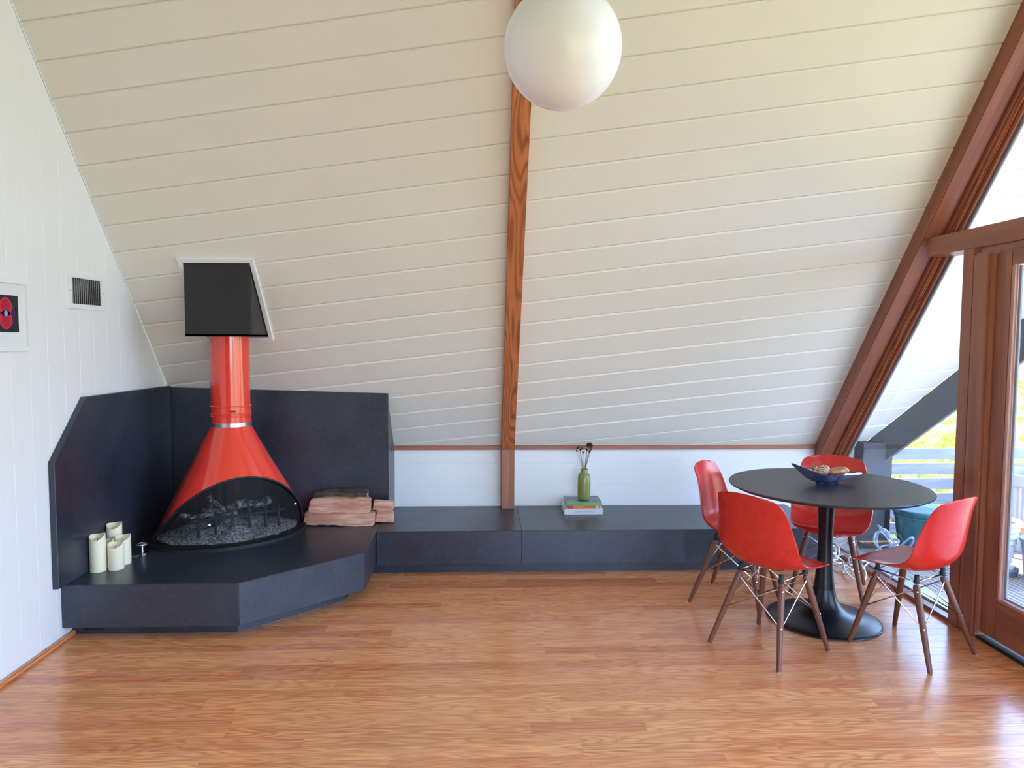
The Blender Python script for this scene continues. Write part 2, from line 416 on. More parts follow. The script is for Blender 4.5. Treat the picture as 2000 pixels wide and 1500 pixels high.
# sill along the floor, metal track outside
beam('sill', (2.575, 3.70, .012), (2.575, D0-.02, .012), .055, .024, (0, 0, 1), M_red, wr)
beam('sill', (2.60, YW, .012), (2.60, 2.40, .012), .08, .03, (0, 0, 1), M_red, wr)
M_alu = mat('weathered aluminium', (.55, .57, .58), .4, .6)
beam('glazing_track', (2.625, 3.70, .02), (2.625, D0-.02, .02), .03, .03, (0, 0, 1), M_alu, wr)
beam('glazing_track', (2.70, 3.70, .008), (2.70, D0-.02, .008), .09, .02, (0, 0, 1), M_alu, wr)
def pane(name, P, x=XG, th=.006):
    """P in (y, z), thin real pane"""
    n = len(P); vs = [(x, y_, z_) for y_, z_ in P]
    o = mesh_obj(name, vs, [tuple(range(n))], M_glass); o['kind'] = 'structure'; return o
zg = lambda y_: zc(y_)-.0
P = clip([(3.70, .02), (D0-.01, .02), (D0-.01, ZT0), (3.70, ZT0)], SL, 1, ZK+D0*SL-.118/CS)
pane('window_1', P)
P = clip(clip([(YF, ZT1), (D0, ZT1), (D0, 7), (YF, 7)], SL, 1, ZK+D0*SL-.118/CS), -SL, 1, ZK-YF*SL-.118/CS)
pane('window_2', P)
P = clip([(YF+.1, .03), (2.38, .03), (2.38, ZT0), (YF+.1, ZT0)], -SL, 1, ZK-YF*SL-.1)
pane('window_3', P)
# glazed door
door = structure('door_1')
DX = 2.605
beam('stile', (DX, 3.437, .035), (DX, 3.437, 1.985), .045, .098, (0, 1, 0), M_red, door)
beam('stile', (DX, 2.515, .035), (DX, 2.515, 1.985), .045, .098, (0, 1, 0), M_red, door)
beam('rail', (DX, 2.56, .135), (DX, 3.39, .135), .045, .20, (0, 0, 1), M_red, door)
beam('rail', (DX, 2.56, 1.948), (DX, 3.39, 1.948), .045, .075, (0, 0, 1), M_red, door)
M_bead = wood('pale glazing bead', (.50, .27, .20), (.30, .13, .09), .4, ringf=6, sc=(.5, 12, 12), contrast=.3)
beam('bead', (DX-.012, 3.379, .24), (DX-.012, 3.379, 1.91), .022, .018, (0, 1, 0), M_bead, door)
beam('bead', (DX-.012, 2.57, .243), (DX-.012, 3.375, .243), .022, .016, (0, 0, 1), M_bead, door)
M_gask = mat('grey gasket', (.30, .32, .35), .5)
beam('gasket', (DX+.006, 3.362, .25), (DX+.006, 3.362, 1.905), .012, .017, (0, 1, 0), M_gask, door, ch=.002)
beam('gasket', (DX+.006, 2.57, .256), (DX+.006, 3.36, .256), .012, .012, (0, 0, 1), M_gask, door, ch=.002)
dg = mesh_obj('pane', [(DX+.012, 2.56, .24), (DX+.012, 3.385, .24), (DX+.012, 3.385, 1.91), (DX+.012, 2.56, 1.91)], [(0, 1, 2, 3)], M_glass, door)
beam('threshold', (2.60, 2.45, .008), (2.60, 3.50, .008), .07, .018, (0, 0, 1), M_rubber, door)

# ---------------------------------------------------------------- HEARTH, BENCH, SURROUND
HP = [(XL+.001, 3.612), (-1.235, 3.612), (-.68, 4.12), (-.68, YB), (-.68, D0-.002), (XL+.001, D0-.002)]
hearth = thing('hearth', 'low charcoal raised hearth with an angled corner along the left wall, under the red fireplace', 'hearth', (-1.5, 4.4, 0))
def part_poly(name, P, z0, z1, m, parent, ins=.0012):
    L = Vector(parent.location)
    vs, fs = plate([(x-L.x, y-L.y) for x, y in P], z0, z1, ins)
    return mesh_obj(name, vs, fs, m, parent)
part_poly('top_slab', HP, ZB-.003, ZB, M_slate, hearth)
def panel(name, a, b, z0, z1, th, m, parent, ins=.0015):
    """upright panel from a to b (plan), face on the right-hand side when walking a->b"""
    L = Vector(parent.location); a = Vector((*a, 0)); b = Vector((*b, 0)); d = (b-a).normalized(); n = Vector((d.y, -d.x, 0))
    ln = (b-a).length; vs, fs = plate([(0, 0), (ln, 0), (ln, z1-z0), (0, z1-z0)], -th, 0, ins)
    o = mesh_obj(name, vs, fs, m, parent)
    o.matrix_world = frame_m((a.x-L.x, a.y-L.y, z0), d, (0, 0, 1), n); return o
zt = ZB-.0033
panel('front_panel', (XL+.001, 3.614), (-1.237, 3.614), ZB0, zt, .02, M_slate, hearth)
panel('front_panel', (-1.235, 3.614), (-.682, 4.121), ZB0, zt, .02, M_slate, hearth)
panel('front_panel', (-.682, 4.123), (-.682, YB-.001), ZB0, zt, .02, M_slate, hearth)
part_poly('underside', inset_poly(HP, .021), ZB0+.001, ZB0+.015, M_slate, hearth, 0)
part_poly('plinth', [(XL+.001, 3.70), (-1.270, 3.70), (-.80, 4.14), (-.745, 4.60), (-.745, D0-.01), (XL+.001, D0-.01)], 0, ZB0+.002, M_slate, hearth)
b = MB().box((-2.055+1.5, 3.697-4.4, .018), (-1.96+1.5, 3.7005-4.4, .058)); b.out('floor_vent', M_rubber, hearth)
bench = thing('bench', 'long low charcoal bench running along the knee wall from hearth to dining table', 'bench', (.8, 4.9, 0))
BX1 = 2.31
part_poly('top_slab', [(-.679, YB), (.265, YB), (.265, D0-.002), (-.679, D0-.002)], ZB-.003, ZB, M_slate, bench)
part_poly('top_slab', [(.2665, YB), (BX1, YB), (BX1, D0-.002), (.2665, D0-.002)], ZB-.003, ZB, M_slate, bench)
panel('front_panel', (-.679, YB+.002), (.265, YB+.002), ZB0, zt, .02, M_slate, bench)
panel('front_panel', (.2665, YB+.002), (BX1, YB+.002), ZB0, zt, .02, M_slate, bench)
panel('end_panel', (BX1-.001, YB+.024), (BX1-.001, D0-.004), ZB0, zt, .02, M_slate, bench)
part_poly('underside', [(-.679, YB+.023), (BX1-.023, YB+.023), (BX1-.023, D0-.004), (-.679, D0-.004)], ZB0+.001, ZB0+.015, M_slate, bench, 0)
part_poly('plinth', [(-.744, YB+.05), (BX1-.05, YB+.05), (BX1-.05, D0-.01), (-.744, D0-.01)], 0, ZB0+.0005, M_slate, bench)
sur = thing('fire_surround', 'tall charcoal panels lining the corner behind the red fireplace', 'panel', (-1.5, 4.93, ZB))
# left panel against the wall: polygon in (y, z)
P = [(3.548, ZB+.001), (4.90, ZB+.001), (4.90, 1.18), (4.872, 1.214), (3.85, 1.222), (3.548, .925)]
vs, fs = plate(P, 0, .03, .002); o = mesh_obj('side_panel', vs, fs, M_slate, sur)
o.matrix_world = frame_m((XL+.001+1.5, -4.93, -ZB), (0, 1, 0), (0, 0, 1), (1, 0, 0))
PB = 4.912
a_ = Vector((XL+.032, 4.878, 0)); c_ = Vector((-.64, PB, 0)); d_ = (c_-a_).normalized(); L_ = (c_-a_).length
vs, fs = plate([(0, ZB+.001), (L_, ZB+.001), (L_, 1.160), (0, 1.203)], -.02, 0, .002); o = mesh_obj('back_panel', vs, fs, M_slate, sur)
o.matrix_world = frame_m((a_.x+1.5, a_.y-4.93, -ZB), d_, (0, 0, 1), (d_.y, -d_.x, 0))
P = [(PB+.001, ZB+.001), (D0-.004, ZB+.001), (D0-.004, ZK-.03), (PB+.001, 1.12)]
vs, fs = plate(P, -.02, 0, .001); o = mesh_obj('return_panel', vs, fs, M_slate, sur)
o.matrix_world = frame_m((-.641+1.5, -4.93, -ZB), (0, 1, 0), (0, 0, 1), (1, 0, 0))

# ---------------------------------------------------------------- FIREPLACE
FC = Vector((-1.597, 4.53, 0)); CH = Vector((.837, .547, 0)); FN = Vector((.547, -.837, 0))
FL = Vector((-1.545, 4.45, 0))
fp = thing('fireplace', 'conical red orange enamel fireplace with tall flue standing on the charcoal hearth', 'fireplace', (FC.x, FC.y, ZB))
def w2l(p): return Vector(p)-Vector((FC.x, FC.y, ZB))
def rim(al, s=1.0, lift=0):
    ca, sa = cos(al), sin(al)
    if sa >= 0: t, p, z = .452*ca, .352*sa**.92, .305+.41*max(sa, 0)**1.25
    else: t, p, z = .452*ca, .30*sa, .305
    return FC+CH*t*s+FN*p*s+Vector((0, 0, z+lift))
def topc(al, r=.117, z=1.0):
    d = CH*cos(al)+FN*sin(al); return FL+d*r+Vector((0, 0, z))
N = 96; K = 14
def hood(s, r, zt_, name, m, dz=0):
    vs = []; fs = []
    for j in range(K+1):
        k = j/K
        for i in range(N):
            al = 2*pi*i/N; a_ = topc(al, r, zt_); b_ = rim(al, s, dz); p = a_.lerp(b_, k)
            vs.append(w2l(p))
    for j in range(K):
        for i in range(N): fs.append((j*N+i, (j+1)*N+i, (j+1)*N+(i+1) % N, j*N+(i+1) % N))
    return mesh_obj(name, vs, fs, m, fp, smooth=True)
hood(1, .117, 1.0, 'hood', M_enamel)
hood(.975, .108, .995, 'liner', M_liner, .0)
lip = MB().tube([w2l(rim(pi*i/60, .992, -.004)) for i in range(61)], .0075, 8); lip.out('lip', M_liner, fp, smooth=True)
def foot(al, s=1):
    ca, sa = cos(al), sin(al); return FC+CH*.452*ca*s+FN*(.352 if sa > 0 else .30)*sa*s
base = [w2l(foot(2*pi*i/72, 1.045)) for i in range(72)]
vs, fs = plate([(p.x, p.y) for p in base], .0, .028, .008); mesh_obj('base_tray', vs, fs, M_liner, fp, auto=40)
# mesh curtain
M_mesh = bpy.data.materials.new('fine black wire mesh'); M_mesh.use_nodes = True
m = M_mesh; o_ = m.node_tree.nodes['Material Output']; b_ = bsdf(m); b_.inputs['Base Color'].default_value = (.03, .03, .035, 1); b_.inputs['Roughness'].default_value = .45
tr = nd(m, 'ShaderNodeBsdfTransparent'); mx = nd(m, 'ShaderNodeMixShader')
wv = noisen(m, mapped(m, (60, 60, 2), False), 1.0, 3, .6)
lk(m, ramp(m, wv, [(.3, (.22,)*3), (.7, (.36,)*3)]), mx.inputs[0]); lk(m, tr.outputs[0], mx.inputs[1]); lk(m, b_.outputs[0], mx.inputs[2]); lk(m, mx.outputs[0], o_.inputs['Surface'])
vs = []; fs = []; n = 120; kk = 10
for j in range(kk+1):
    for i in range(n+1):
        al = .10+(pi-.20)*i/n; rip = 1+.006*sin(i*1.3)
        lo = foot(al, .945*rip)+Vector((0, 0, ZB+.028)); hi = rim(al, .955*rip, -.012); vs.append(w2l(lo.lerp(hi, j/kk)))
for j in range(kk):
    for i in range(n): fs.append((j*(n+1)+i, j*(n+1)+i+1, (j+1)*(n+1)+i+1, (j+1)*(n+1)+i))
scr = mesh_obj('mesh_screen', vs, fs, M_mesh, fp, smooth=True)
for al in (2.02, .62):
    p = w2l(foot(al, .965)); b = MB()
    zkn = .155 if al > 1 else .19
    for i in range(7): pass
    b.lathe([(0, -.012), (.008, -.011), (.012, -.004), (.012, .004), (.008, .011), (0, .012)], 16)
    k = b.out('knob', M_chrome, fp, smooth=True); k.location = (p.x, p.y, zkn)
# ash bed
b = MB(); vs = []; fs = []; n = 60; rr = 14
for j in range(rr+1):
    for i in range(n):
        q = foot(2*pi*i/n, .93*j/rr); h = .035+.07*(1-(j/rr)**2)*(.6+.8*noise.noise(Vector((q.x*9, q.y*9, 1))))+.012*noise.noise(Vector((q.x*60, q.y*60, 3)))
        vs.append(w2l(q+Vector((0, 0, ZB+max(h, .03)))))
for j in range(rr):
    for i in range(n): fs.append((j*n+i, (j+1)*n+i, (j+1)*n+(i+1) % n, j*n+(i+1) % n))
ash = mesh_obj('ash', vs, fs, M_gold, fp, smooth=True); ash['kind'] = 'stuff'
# grate
g = MB()
for t in (-.22, -.12, -.02, .08, .18, .26):
    p0 = w2l(FC+CH*t+FN*.16); p1 = w2l(FC+CH*t-FN*.12)
    g.tube([(p0.x, p0.y, .20), (p0.x, p0.y, .15), (p1.x, p1.y, .14)], .008, 6)
    g.tube([(p0.x, p0.y, .15), (p0.x, p0.y, .05)], .008, 6)
p0 = w2l(FC+CH*-.27+FN*.15); p1 = w2l(FC+CH*.31+FN*.15); g.tube([(p0.x, p0.y, .15), (p1.x, p1.y, .15)], .009, 6)
g.out('grate', M_liner, fp)
M_char = mat('charred log', (.10, .095, .09), .9)
v = mapped(M_char, (1, 1, 1)); n1 = noisen(M_char, v, 24, 4, .7); lk(M_char, ramp(M_char, n1, [(.45, (.02, .018, .017)), (.62, (.45, .43, .42))]), bsdf(M_char).inputs['Base Color']); bump(M_char, n1, .8, .02)
for i, (t0, f0, z0, t1, f1, z1, r, lb) in enumerate([(-.16, .02, .175, .24, .06, .20, .026, 'whitish half burnt log lying across the grate behind the mesh screen, topmost'),
        (-.30, .05, .165, .02, .12, .15, .016, 'thin grey charred branch on the grate nearest the left end of the fire opening'),
        (-.12, .0, .25, -.05, .10, .17, .013, 'short burnt stick standing up at an angle on the fireplace grate')]):
    a_, c_ = FC+CH*t0+FN*f0, FC+CH*t1+FN*f1
    pts = [Vector((a_.x, a_.y, ZB+z0)).lerp(Vector((c_.x, c_.y, ZB+z1)), k/8)+Vector((0, 0, .012*sin(k*1.7+i))) for k in range(9)]
    o = MB().tube([p-pts[4] for p in pts], [r*(.8+.35*abs(sin(k*2.1+i))) for k in range(9)], 9).out('charred_log', M_char, smooth=True)
    o.location = pts[4]; setp(o, lb, 'log', 'burnt wood on the fireplace grate')
# flue
fl = w2l(FL)
def ring_prof(r0, z0, r1, z1): return [(r0, z0), (r1, z1)]
MB().lathe([(.1150, 1.10-ZB), (.1150, 1.60-ZB)], 64, (fl.x, fl.y)).out('flue_pipe', M_enamel, fp, auto=40)
MB().lathe([(.1175, .985-ZB+.036), (.1175, 1.055-ZB), (.121, 1.058-ZB), (.121, 1.062-ZB), (.1175, 1.065-ZB), (.1175, 1.07-ZB), (.121, 1.073-ZB), (.121, 1.077-ZB), (.1175, 1.08-ZB),
            (.1175, 1.115-ZB), (.1215, 1.118-ZB), (.1215, 1.123-ZB), (.1155, 1.126-ZB)], 64, (fl.x, fl.y)).out('flue_collar', M_enamel, fp, auto=25)
MB().lathe([(.1165, .988-ZB), (.1185, .99-ZB), (.1185, 1.021-ZB), (.1165, 1.023-ZB)], 64, (fl.x, fl.y)).out('steel_band', M_steel, fp, auto=30)
k = MB()
for i in range(7):
    a0 = -1.25+.035*i
    k.box((fl.x+.1178*cos(a0)-.0012, fl.y+.1178*sin(a0)-.002, 1.088-ZB), (fl.x+.1178*cos(a0)+.0012, fl.y+.1178*sin(a0)+.002, 1.100-ZB))
k.out('maker_plate', M_liner, fp)
# chimney box
cb = thing('chimney_box', 'black plywood box hiding the flue where it meets the sloping ceiling', 'box', (-1.555, 4.45, 1.545))
X0, X1, Y0 = -1.735, -1.355, 4.262
def yc(z_): return D0-(z_-ZK)/SL
zb_ = 1.545
def box_panel(name, P, fr):
    vs, fs = plate(P, -.012, 0, .001); o = mesh_obj(name, vs, fs, M_black, cb); o.matrix_world = frame_m(tuple(a_-c_ for a_, c_ in zip(fr[0], (-1.555, 4.45, 1.545))), *fr[1:]); return o
ztop = zc(Y0)-.002
box_panel('front_panel', [(0, 0), (X1-X0, 0), (X1-X0, ztop-zb_), (0, ztop-zb_)], ((X0, Y0, zb_), (1, 0, 0), (0, 0, 1), (0, -1, 0)))
box_panel('side_panel', [(.001, 0), (yc(zb_)-Y0, 0), (.001, ztop-zb_)], ((X1, Y0, zb_), (0, 1, 0), (0, 0, 1), (1, 0, 0)))
box_panel('side_panel', [(-(yc(zb_)-Y0), 0), (-.001, 0), (-.001, ztop-zb_)], ((X0, Y0, zb_), (0, -1, 0), (0, 0, 1), (-1, 0, 0)))
box_panel('bottom_panel', [(.0, .0), (X1-X0, .0), (X1-X0, yc(zb_)-Y0-.02), (0, yc(zb_)-Y0-.02)][::-1] and [(0, -(yc(zb_)-Y0-.02)), (X1-X0, -(yc(zb_)-Y0-.02)), (X1-X0, 0), (0, 0)], ((X0, Y0, zb_+.001), (1, 0, 0), (0, -1, 0), (0, 0, -1)))
tr_ = thing('ceiling_flashing', 'white painted trim frame around the black flue box on the ceiling', 'trim', CEIL @ Vector((-1.55, 1.25, 0)))
va, vb = (zb_-ZK)/SN-.022, (ztop-ZK)/SN+.032
inv = Matrix.Translation(-tr_.location)
for P in ([(X0-.03, va), (X0-.003, va+.028), (X0-.003, vb-.028), (X0-.03, vb)][::1], [(X1+.003, va+.028), (X1+.03, va), (X1+.03, vb), (X1+.003, vb-.028)],
          [(X0-.03, va), (X1+.03, va), (X1+.003, va+.026), (X0-.003, va+.026)], [(X0-.003, vb-.026), (X1+.003, vb-.026), (X1+.03, vb), (X0-.03, vb)]):
    sgn = sum(P[i-1][0]*P[i][1]-P[i][0]*P[i-1][1] for i in range(4))
    if sgn < 0: P = P[::-1]
    vs, fs = plate(P, 0, .016, .002); o = mesh_obj('trim_strip', vs, fs, M_wall, tr_); o.matrix_world = inv @ CEIL

# ---------------------------------------------------------------- SPLIT LOGS
M_split = mat('split wood face', (.55, .27, .17), .7)
v = mapped(M_split, (3, 40, 40)); n1 = noisen(M_split, v, 1.0, 4, .6); v = mapped(M_split, (2, 9, 9)); n2 = noisen(M_split, v, 1.0, 3, .6)
lk(M_split, mixc(M_split, ramp(M_split, n2, [(.45, (0,)*3), (.65, (.8,)*3)]), ramp(M_split, n1, [(.3, (.36, .15, .09)), (.5, (.68, .37, .26)), (.8, (.80, .52, .40))]), (.45, .17, .10)), bsdf(M_split).inputs['Base Color'])
bump(M_split, n1, .7, .01)
M_bark = mat('grey brown bark', (.09, .065, .05), .9)
v = mapped(M_bark, (12, 40, 40)); n1 = noisen(M_bark, v, 1.0, 5, .7); lk(M_bark, ramp(M_bark, n1, [(.35, (.03, .022, .017)), (.7, (.16, .12, .09))]), bsdf(M_bark).inputs['Base Color']); bump(M_bark, n1, 1, .02)
def split_log(L, prof, seed, loc, rz, label, roll=0, grp='split firewood stacked beside the fireplace', barkside=None):
    """prof: cross section points (y,z); barkside: indices of edges covered in bark"""
    rnd = random.Random(seed); n = len(prof); S_ = 18; vs = []; fs = []; fm = []
    sub = []
    for i in range(n):
        for k in range(4):
            t = k/4; sub.append((prof[i][0]*(1-t)+prof[(i+1) % n][0]*t, prof[i][1]*(1-t)+prof[(i+1) % n][1]*t, i))
    m_ = len(sub)
    for j in range(S_+1):
        x_ = (j/S_-.5)*L; e_ = 1-.10*max(0, abs(j/S_-.5)-.44)/.06
        for k, (a_, b_, ed) in enumerate(sub):
            nn = noise.noise(Vector((x_*7, a_*26+seed*3, b_*26)))*.012+noise.noise(Vector((x_*24, a_*60, b_*60+seed)))*.006
            r_ = 1+nn/.045
            vs.append((x_+(rnd.random()-.5)*.004*(j in (0, S_))+b_*.12*(j == 0), a_*r_*e_, b_*r_*e_))
    for j in range(S_):
        for k in range(m_):
            fs.append((j*m_+k, j*m_+(k+1) % m_, (j+1)*m_+(k+1) % m_, (j+1)*m_+k)); fm.append(1 if (barkside and sub[k][2] in barkside) else 0)
    fs.append(tuple(range(m_-1, -1, -1))); fm.append(0); fs.append(tuple(S_*m_+k for k in range(m_))); fm.append(0)
    o = mesh_obj('split_log', vs, fs, None, None, mats=[M_split, M_bark], fm=fm); sharp(o.data, 35)
    o.location = Vector(loc)+Vector((0, 0, .003)); o.rotation_euler = (roll, 0, rz); setp(o, label, 'log', grp); return o
tri = [(-.055, -.033), (.05, -.035), (.055, .01), (.01, .034), (-.045, .022)]
split_log(.46, [(-.06, -.042), (.05, -.042), (.058, .01), (.01, .04), (-.055, .036)], 1, (-.945, 4.765, ZB+.045), .0, 'pinkish split firewood log at the bottom front of the stack on the hearth', barkside=(0,))
split_log(.40, [(-.055, -.048), (.02, -.042), (.05, -.01), (.03, .042), (-.04, .048)], 2, (-.945, 4.78, ZB+.129), -.035, 'pale split firewood log resting on top at the front of the stack', barkside=None)
split_log(.36, [(-.05, -.03), (.03, -.05), (.05, .0), (.03, .06), (-.05, .05)], 5, (-.955, 4.85, ZB+.150), .0, 'dark bark covered log at the top back of the firewood stack', barkside=(2, 3, 4))
split_log(.40, [(-.032, -.042), (.036, -.042), (.036, .03), (-.03, .03)], 6, (-.94, 4.855, ZB+.045), .0, 'bottom back log of the firewood stack, hidden behind the front ones', barkside=(3,))
split_log(.30, [(-.028, -.036), (.028, -.036), (.03, .03), (-.02, .036)], 8, (-.80, 4.985, ZB+.04), 0, 'short split log', barkside=(0,)) if False else None
split_log(.12, [(-.04, -.040), (.04, -.040), (.036, .03), (-.03, .036)], 11, (-.655, 4.82, ZB+.044), .12, 'short reddish log end poking out at the right foot of the firewood stack', barkside=(0,))
split_log(.13, [(-.04, -.035), (.035, -.035), (.04, .02), (-.03, .036)], 13, (-.660, 4.81, ZB+.122), -.1, 'short yellowish log end at the right of the firewood stack, lying over the lower one', barkside=None)

# ---------------------------------------------------------------- CANDLES
def candle(x, y, r, h, ph, label):
    t = thing('candle', label, 'candle', (x, y, ZB), ph, 'ivory flameless candles on the hearth')
    n = 40; vs = []; fs = []
    prof = [(r*.97, 0), (r, .004), (r, .012), (r*.985, .014), (r, .017)]
    rows = [[(a_*cos(2*pi*i/n), a_*sin(2*pi*i/n), z_) for i in range(n)] for a_, z_ in prof]
    rim_ = lambda i: h+.011*sin(2*pi*i/n*1+ph)+.007*sin(4*pi*i/n+1+ph*2)
    rows.append([(r*cos(2*pi*i/n), r*sin(2*pi*i/n), rim_(i)-.006) for i in range(n)])
    rows.append([(r*.96*cos(2*pi*i/n), r*.96*sin(2*pi*i/n), rim_(i)) for i in range(n)])
    rows.append([(r*.86*cos(2*pi*i/n), r*.86*sin(2*pi*i/n), rim_(i)-.001) for i in range(n)])
    rows.append([(r*.78*cos(2*pi*i/n), r*.78*sin(2*pi*i/n), h-.022) for i in range(n)])
    rows.append([(r*.3*cos(2*pi*i/n), r*.3*sin(2*pi*i/n), h-.028) for i in range(n)])
    for R_ in rows: vs += R_
    for j in range(len(rows)-1):
        for i in range(n): fs.append((j*n+i, j*n+(i+1) % n, (j+1)*n+(i+1) % n, (j+1)*n+i))
    fs.append(tuple(range(n-1, -1, -1))); fs.append(tuple((len(rows)-1)*n+i for i in range(n)))
    mesh_obj('wax', vs, fs, M_candle, t, auto=50)
    MB().tube([(0, 0, h-.029), (.001, 0, h-.012)], .0015, 6).out('wick', M_rubber, t)
candle(-2.048, 3.832, .0395, .190, .3, 'tallest ivory flameless candle at the front of the cluster')
candle(-2.0485, 3.913, .0395, .138, 2.2, 'ivory candle mostly hidden behind the tallest front one, nearest the side panel')
candle(-2.048, 4.008, .0395, .205, 4.2, 'ivory candle standing at the back of the cluster, rising above the rest')
candle(-1.970, 3.866, .0395, .138, 5.3, 'shortest ivory candle at the front, on the side towards the gas valve')
candle(-1.977, 3.957, .0395, .150, 1.3, 'ivory candle half hidden behind the shortest front one')
# gas key valve
t = thing('gas_key', 'small chrome gas valve key standing on the hearth between candles and fireplace', 'valve', (-1.975, 4.13, ZB))
t.location = (-1.962, 4.145, ZB); t.scale = (1.3, 1.3, 1.15)
MB().lathe([(.026, 0), (.026, .003), (.007, .006), (.005, .04), (.008, .042)], 24).out('stem', M_chrome, t, auto=40)
k = MB(); k.tube([(.024*cos(a_*pi/12), .024*sin(a_*pi/12), .046) for a_ in range(24)], .0035, 6, closed=True); k.tube([(-.024, 0, .046), (.024, 0, .046)], .003, 6); k.tube([(0, -.024, .046), (0, .024, .046)], .003, 6)
k.out('handle', M_chrome, t, smooth=True)
t = thing('valve_plate', 'little dark metal plate with raised edge lying on the hearth beside the candles', 'plate', (-1.972, 4.058, ZB), .2)
MB().box((-.03, -.016, 0), (.03, .016, .004)).out('base', M_liner, t)
MB().tube([(-.026, -.012, .006), (.026, -.012, .006), (.026, .012, .006), (-.026, .012, .006)], .0025, 6, closed=True).out('rim', M_steel, t)

# ---------------------------------------------------------------- LEFT WALL: vent and picture
M_gask2 = mat('dim duct', (.10, .09, .10), .7)
t = thing('air_vent', 'white metal return air grille with vertical louvres on the left wall', 'vent', (XL, 3.935, 1.78))
b = MB(); fr_ = [(-.172, -.094), (.172, -.094), (.172, .094), (-.172, .094)]
for P in ([(-.172, -.094), (.172, -.094), (.142, -.068), (-.142, -.068)], [(.172, -.094), (.172, .094), (.142, .068), (.142, -.068)], [(.172, .094), (-.172, .094), (-.142, .068), (.142, .068)], [(-.172, .094), (-.172, -.094), (-.142, -.068), (-.142, .068)]):
    vs, fs = plate(P, 0, .010, .0) ; b.add([(z_, x_, y_) for x_, y_, z_ in vs], fs)
b.out('frame', M_wall, t)
MB().box((.0005, -.142, -.068), (.002, .142, .068)).out('duct', M_gask2, t)
b = MB()
for i in range(15):
    y_ = -.133+i*.019
    b.add([(.0025, y_+.005, -.068), (.0025, y_+.0065, -.068), (.0105, y_-.004, -.068), (.0105, y_-.0055, -.068), (.0025, y_+.005, .068), (.0025, y_+.0065, .068), (.0105, y_-.004, .068), (.0105, y_-.0055, .068)],
          [(0, 1, 2, 3), (7, 6, 5, 4), (0, 4, 5, 1), (1, 5, 6, 2), (2, 6, 7, 3), (3, 7, 4, 0)])
g = b.out('louvre_blades', M_wall, t); g['kind'] = 'stuff'
for y_ in (-.157, .157):
    MB().lathe([(.004, -.001), (.004, .001)], 10).out('screw', M_steel, t).matrix_world = frame_m((.0108, y_, 0), (0, 1, 0), (0, 0, 1), (1, 0, 0))
t = thing('framed_print', 'white framed print of red circles and a blue dot on a black ground', 'picture', (XL, 3.255, 1.637))
hw, hh = .165, .163
b = MB()
for P in ([(-hw, -hh), (hw, -hh), (hw-.018, -hh+.022), (-hw+.018, -hh+.022)], [(hw, -hh), (hw, hh), (hw-.018, hh-.022), (hw-.018, -hh+.022)], [(hw, hh), (-hw, hh), (-hw+.018, hh-.022), (hw-.018, hh-.022)], [(-hw, hh), (-hw, -hh), (-hw+.018, -hh+.022), (-hw+.018, hh-.022)]):
    vs, fs = plate(P, 0, .022, .0); b.add([(z_, x_, y_) for x_, y_, z_ in vs], fs)
b.out('frame', M_wall, t)
M_mount = mat('mount card', (.78, .78, .76), .7)
MB().box((.001, -hw+.01, -hh+.01), (.010, hw-.01, hh-.01)).out('mount', M_mount, t)
MB().box((.010, -.098, -.078), (.0112, .098, .087)).out('black_ground', mat('print black', (.012, .014, .03), .5), t)
M_pr = mat('print red', (.62, .015, .04), .5); M_pr2 = mat('print crimson', (.38, .01, .04), .5)
def disc(name, y_, z_, r, x_, m_):
    o = MB().lathe([(r, 0), (r, .0005)], 36).out(name, m_, t); o.matrix_world = frame_m((x_, y_, z_), (0, 1, 0), (0, 0, 1), (1, 0, 0)); return o
M_pp = mat('print violet', (.16, .02, .20), .5)
disc('violet_ring', 0.01, .005, .062, .0113, M_pp); disc('violet_core', 0.01, .005, .058, .0116, mat('print night', (.015, .012, .045), .5))
disc('red_circle', 0.01, .034, .043, .0119, M_pr); disc('red_circle', 0.01, -.022, .043, .0119, M_pr)
disc('crimson_circle', 0.01, .040, .028, .0124, M_pr2); disc('crimson_circle', 0.01, -.030, .028, .0124, M_pr2); disc('blue_dot', 0.01, .005, .013, .013, mat('print blue', (.10, .42, .70), .5))

# ---------------------------------------------------------------- PENDANT GLOBE
t = thing('pendant_lamp', 'large white opal glass globe pendant hanging in front of the centre rafter', 'lamp', (.222, 2.0, 2.335))
prof = [(.1615*sin(pi*i/40), -.1615*cos(pi*i/40)) for i in range(0, 39)]
MB().lathe([(1e-6, -.1615)]+prof[1:], 72).out('globe_shade', M_globe, t, smooth=True)
MB().lathe([(.045, .148), (.05, .155), (.05, .19), (.03, .21), (.008, .22)], 32).out('fitter', M_steel, t, auto=30)
MB().tube([(0, 0, .215), (0, 0, zc(2.0)-2.335-.02)], .004, 8).out('cord', M_rubber, t)

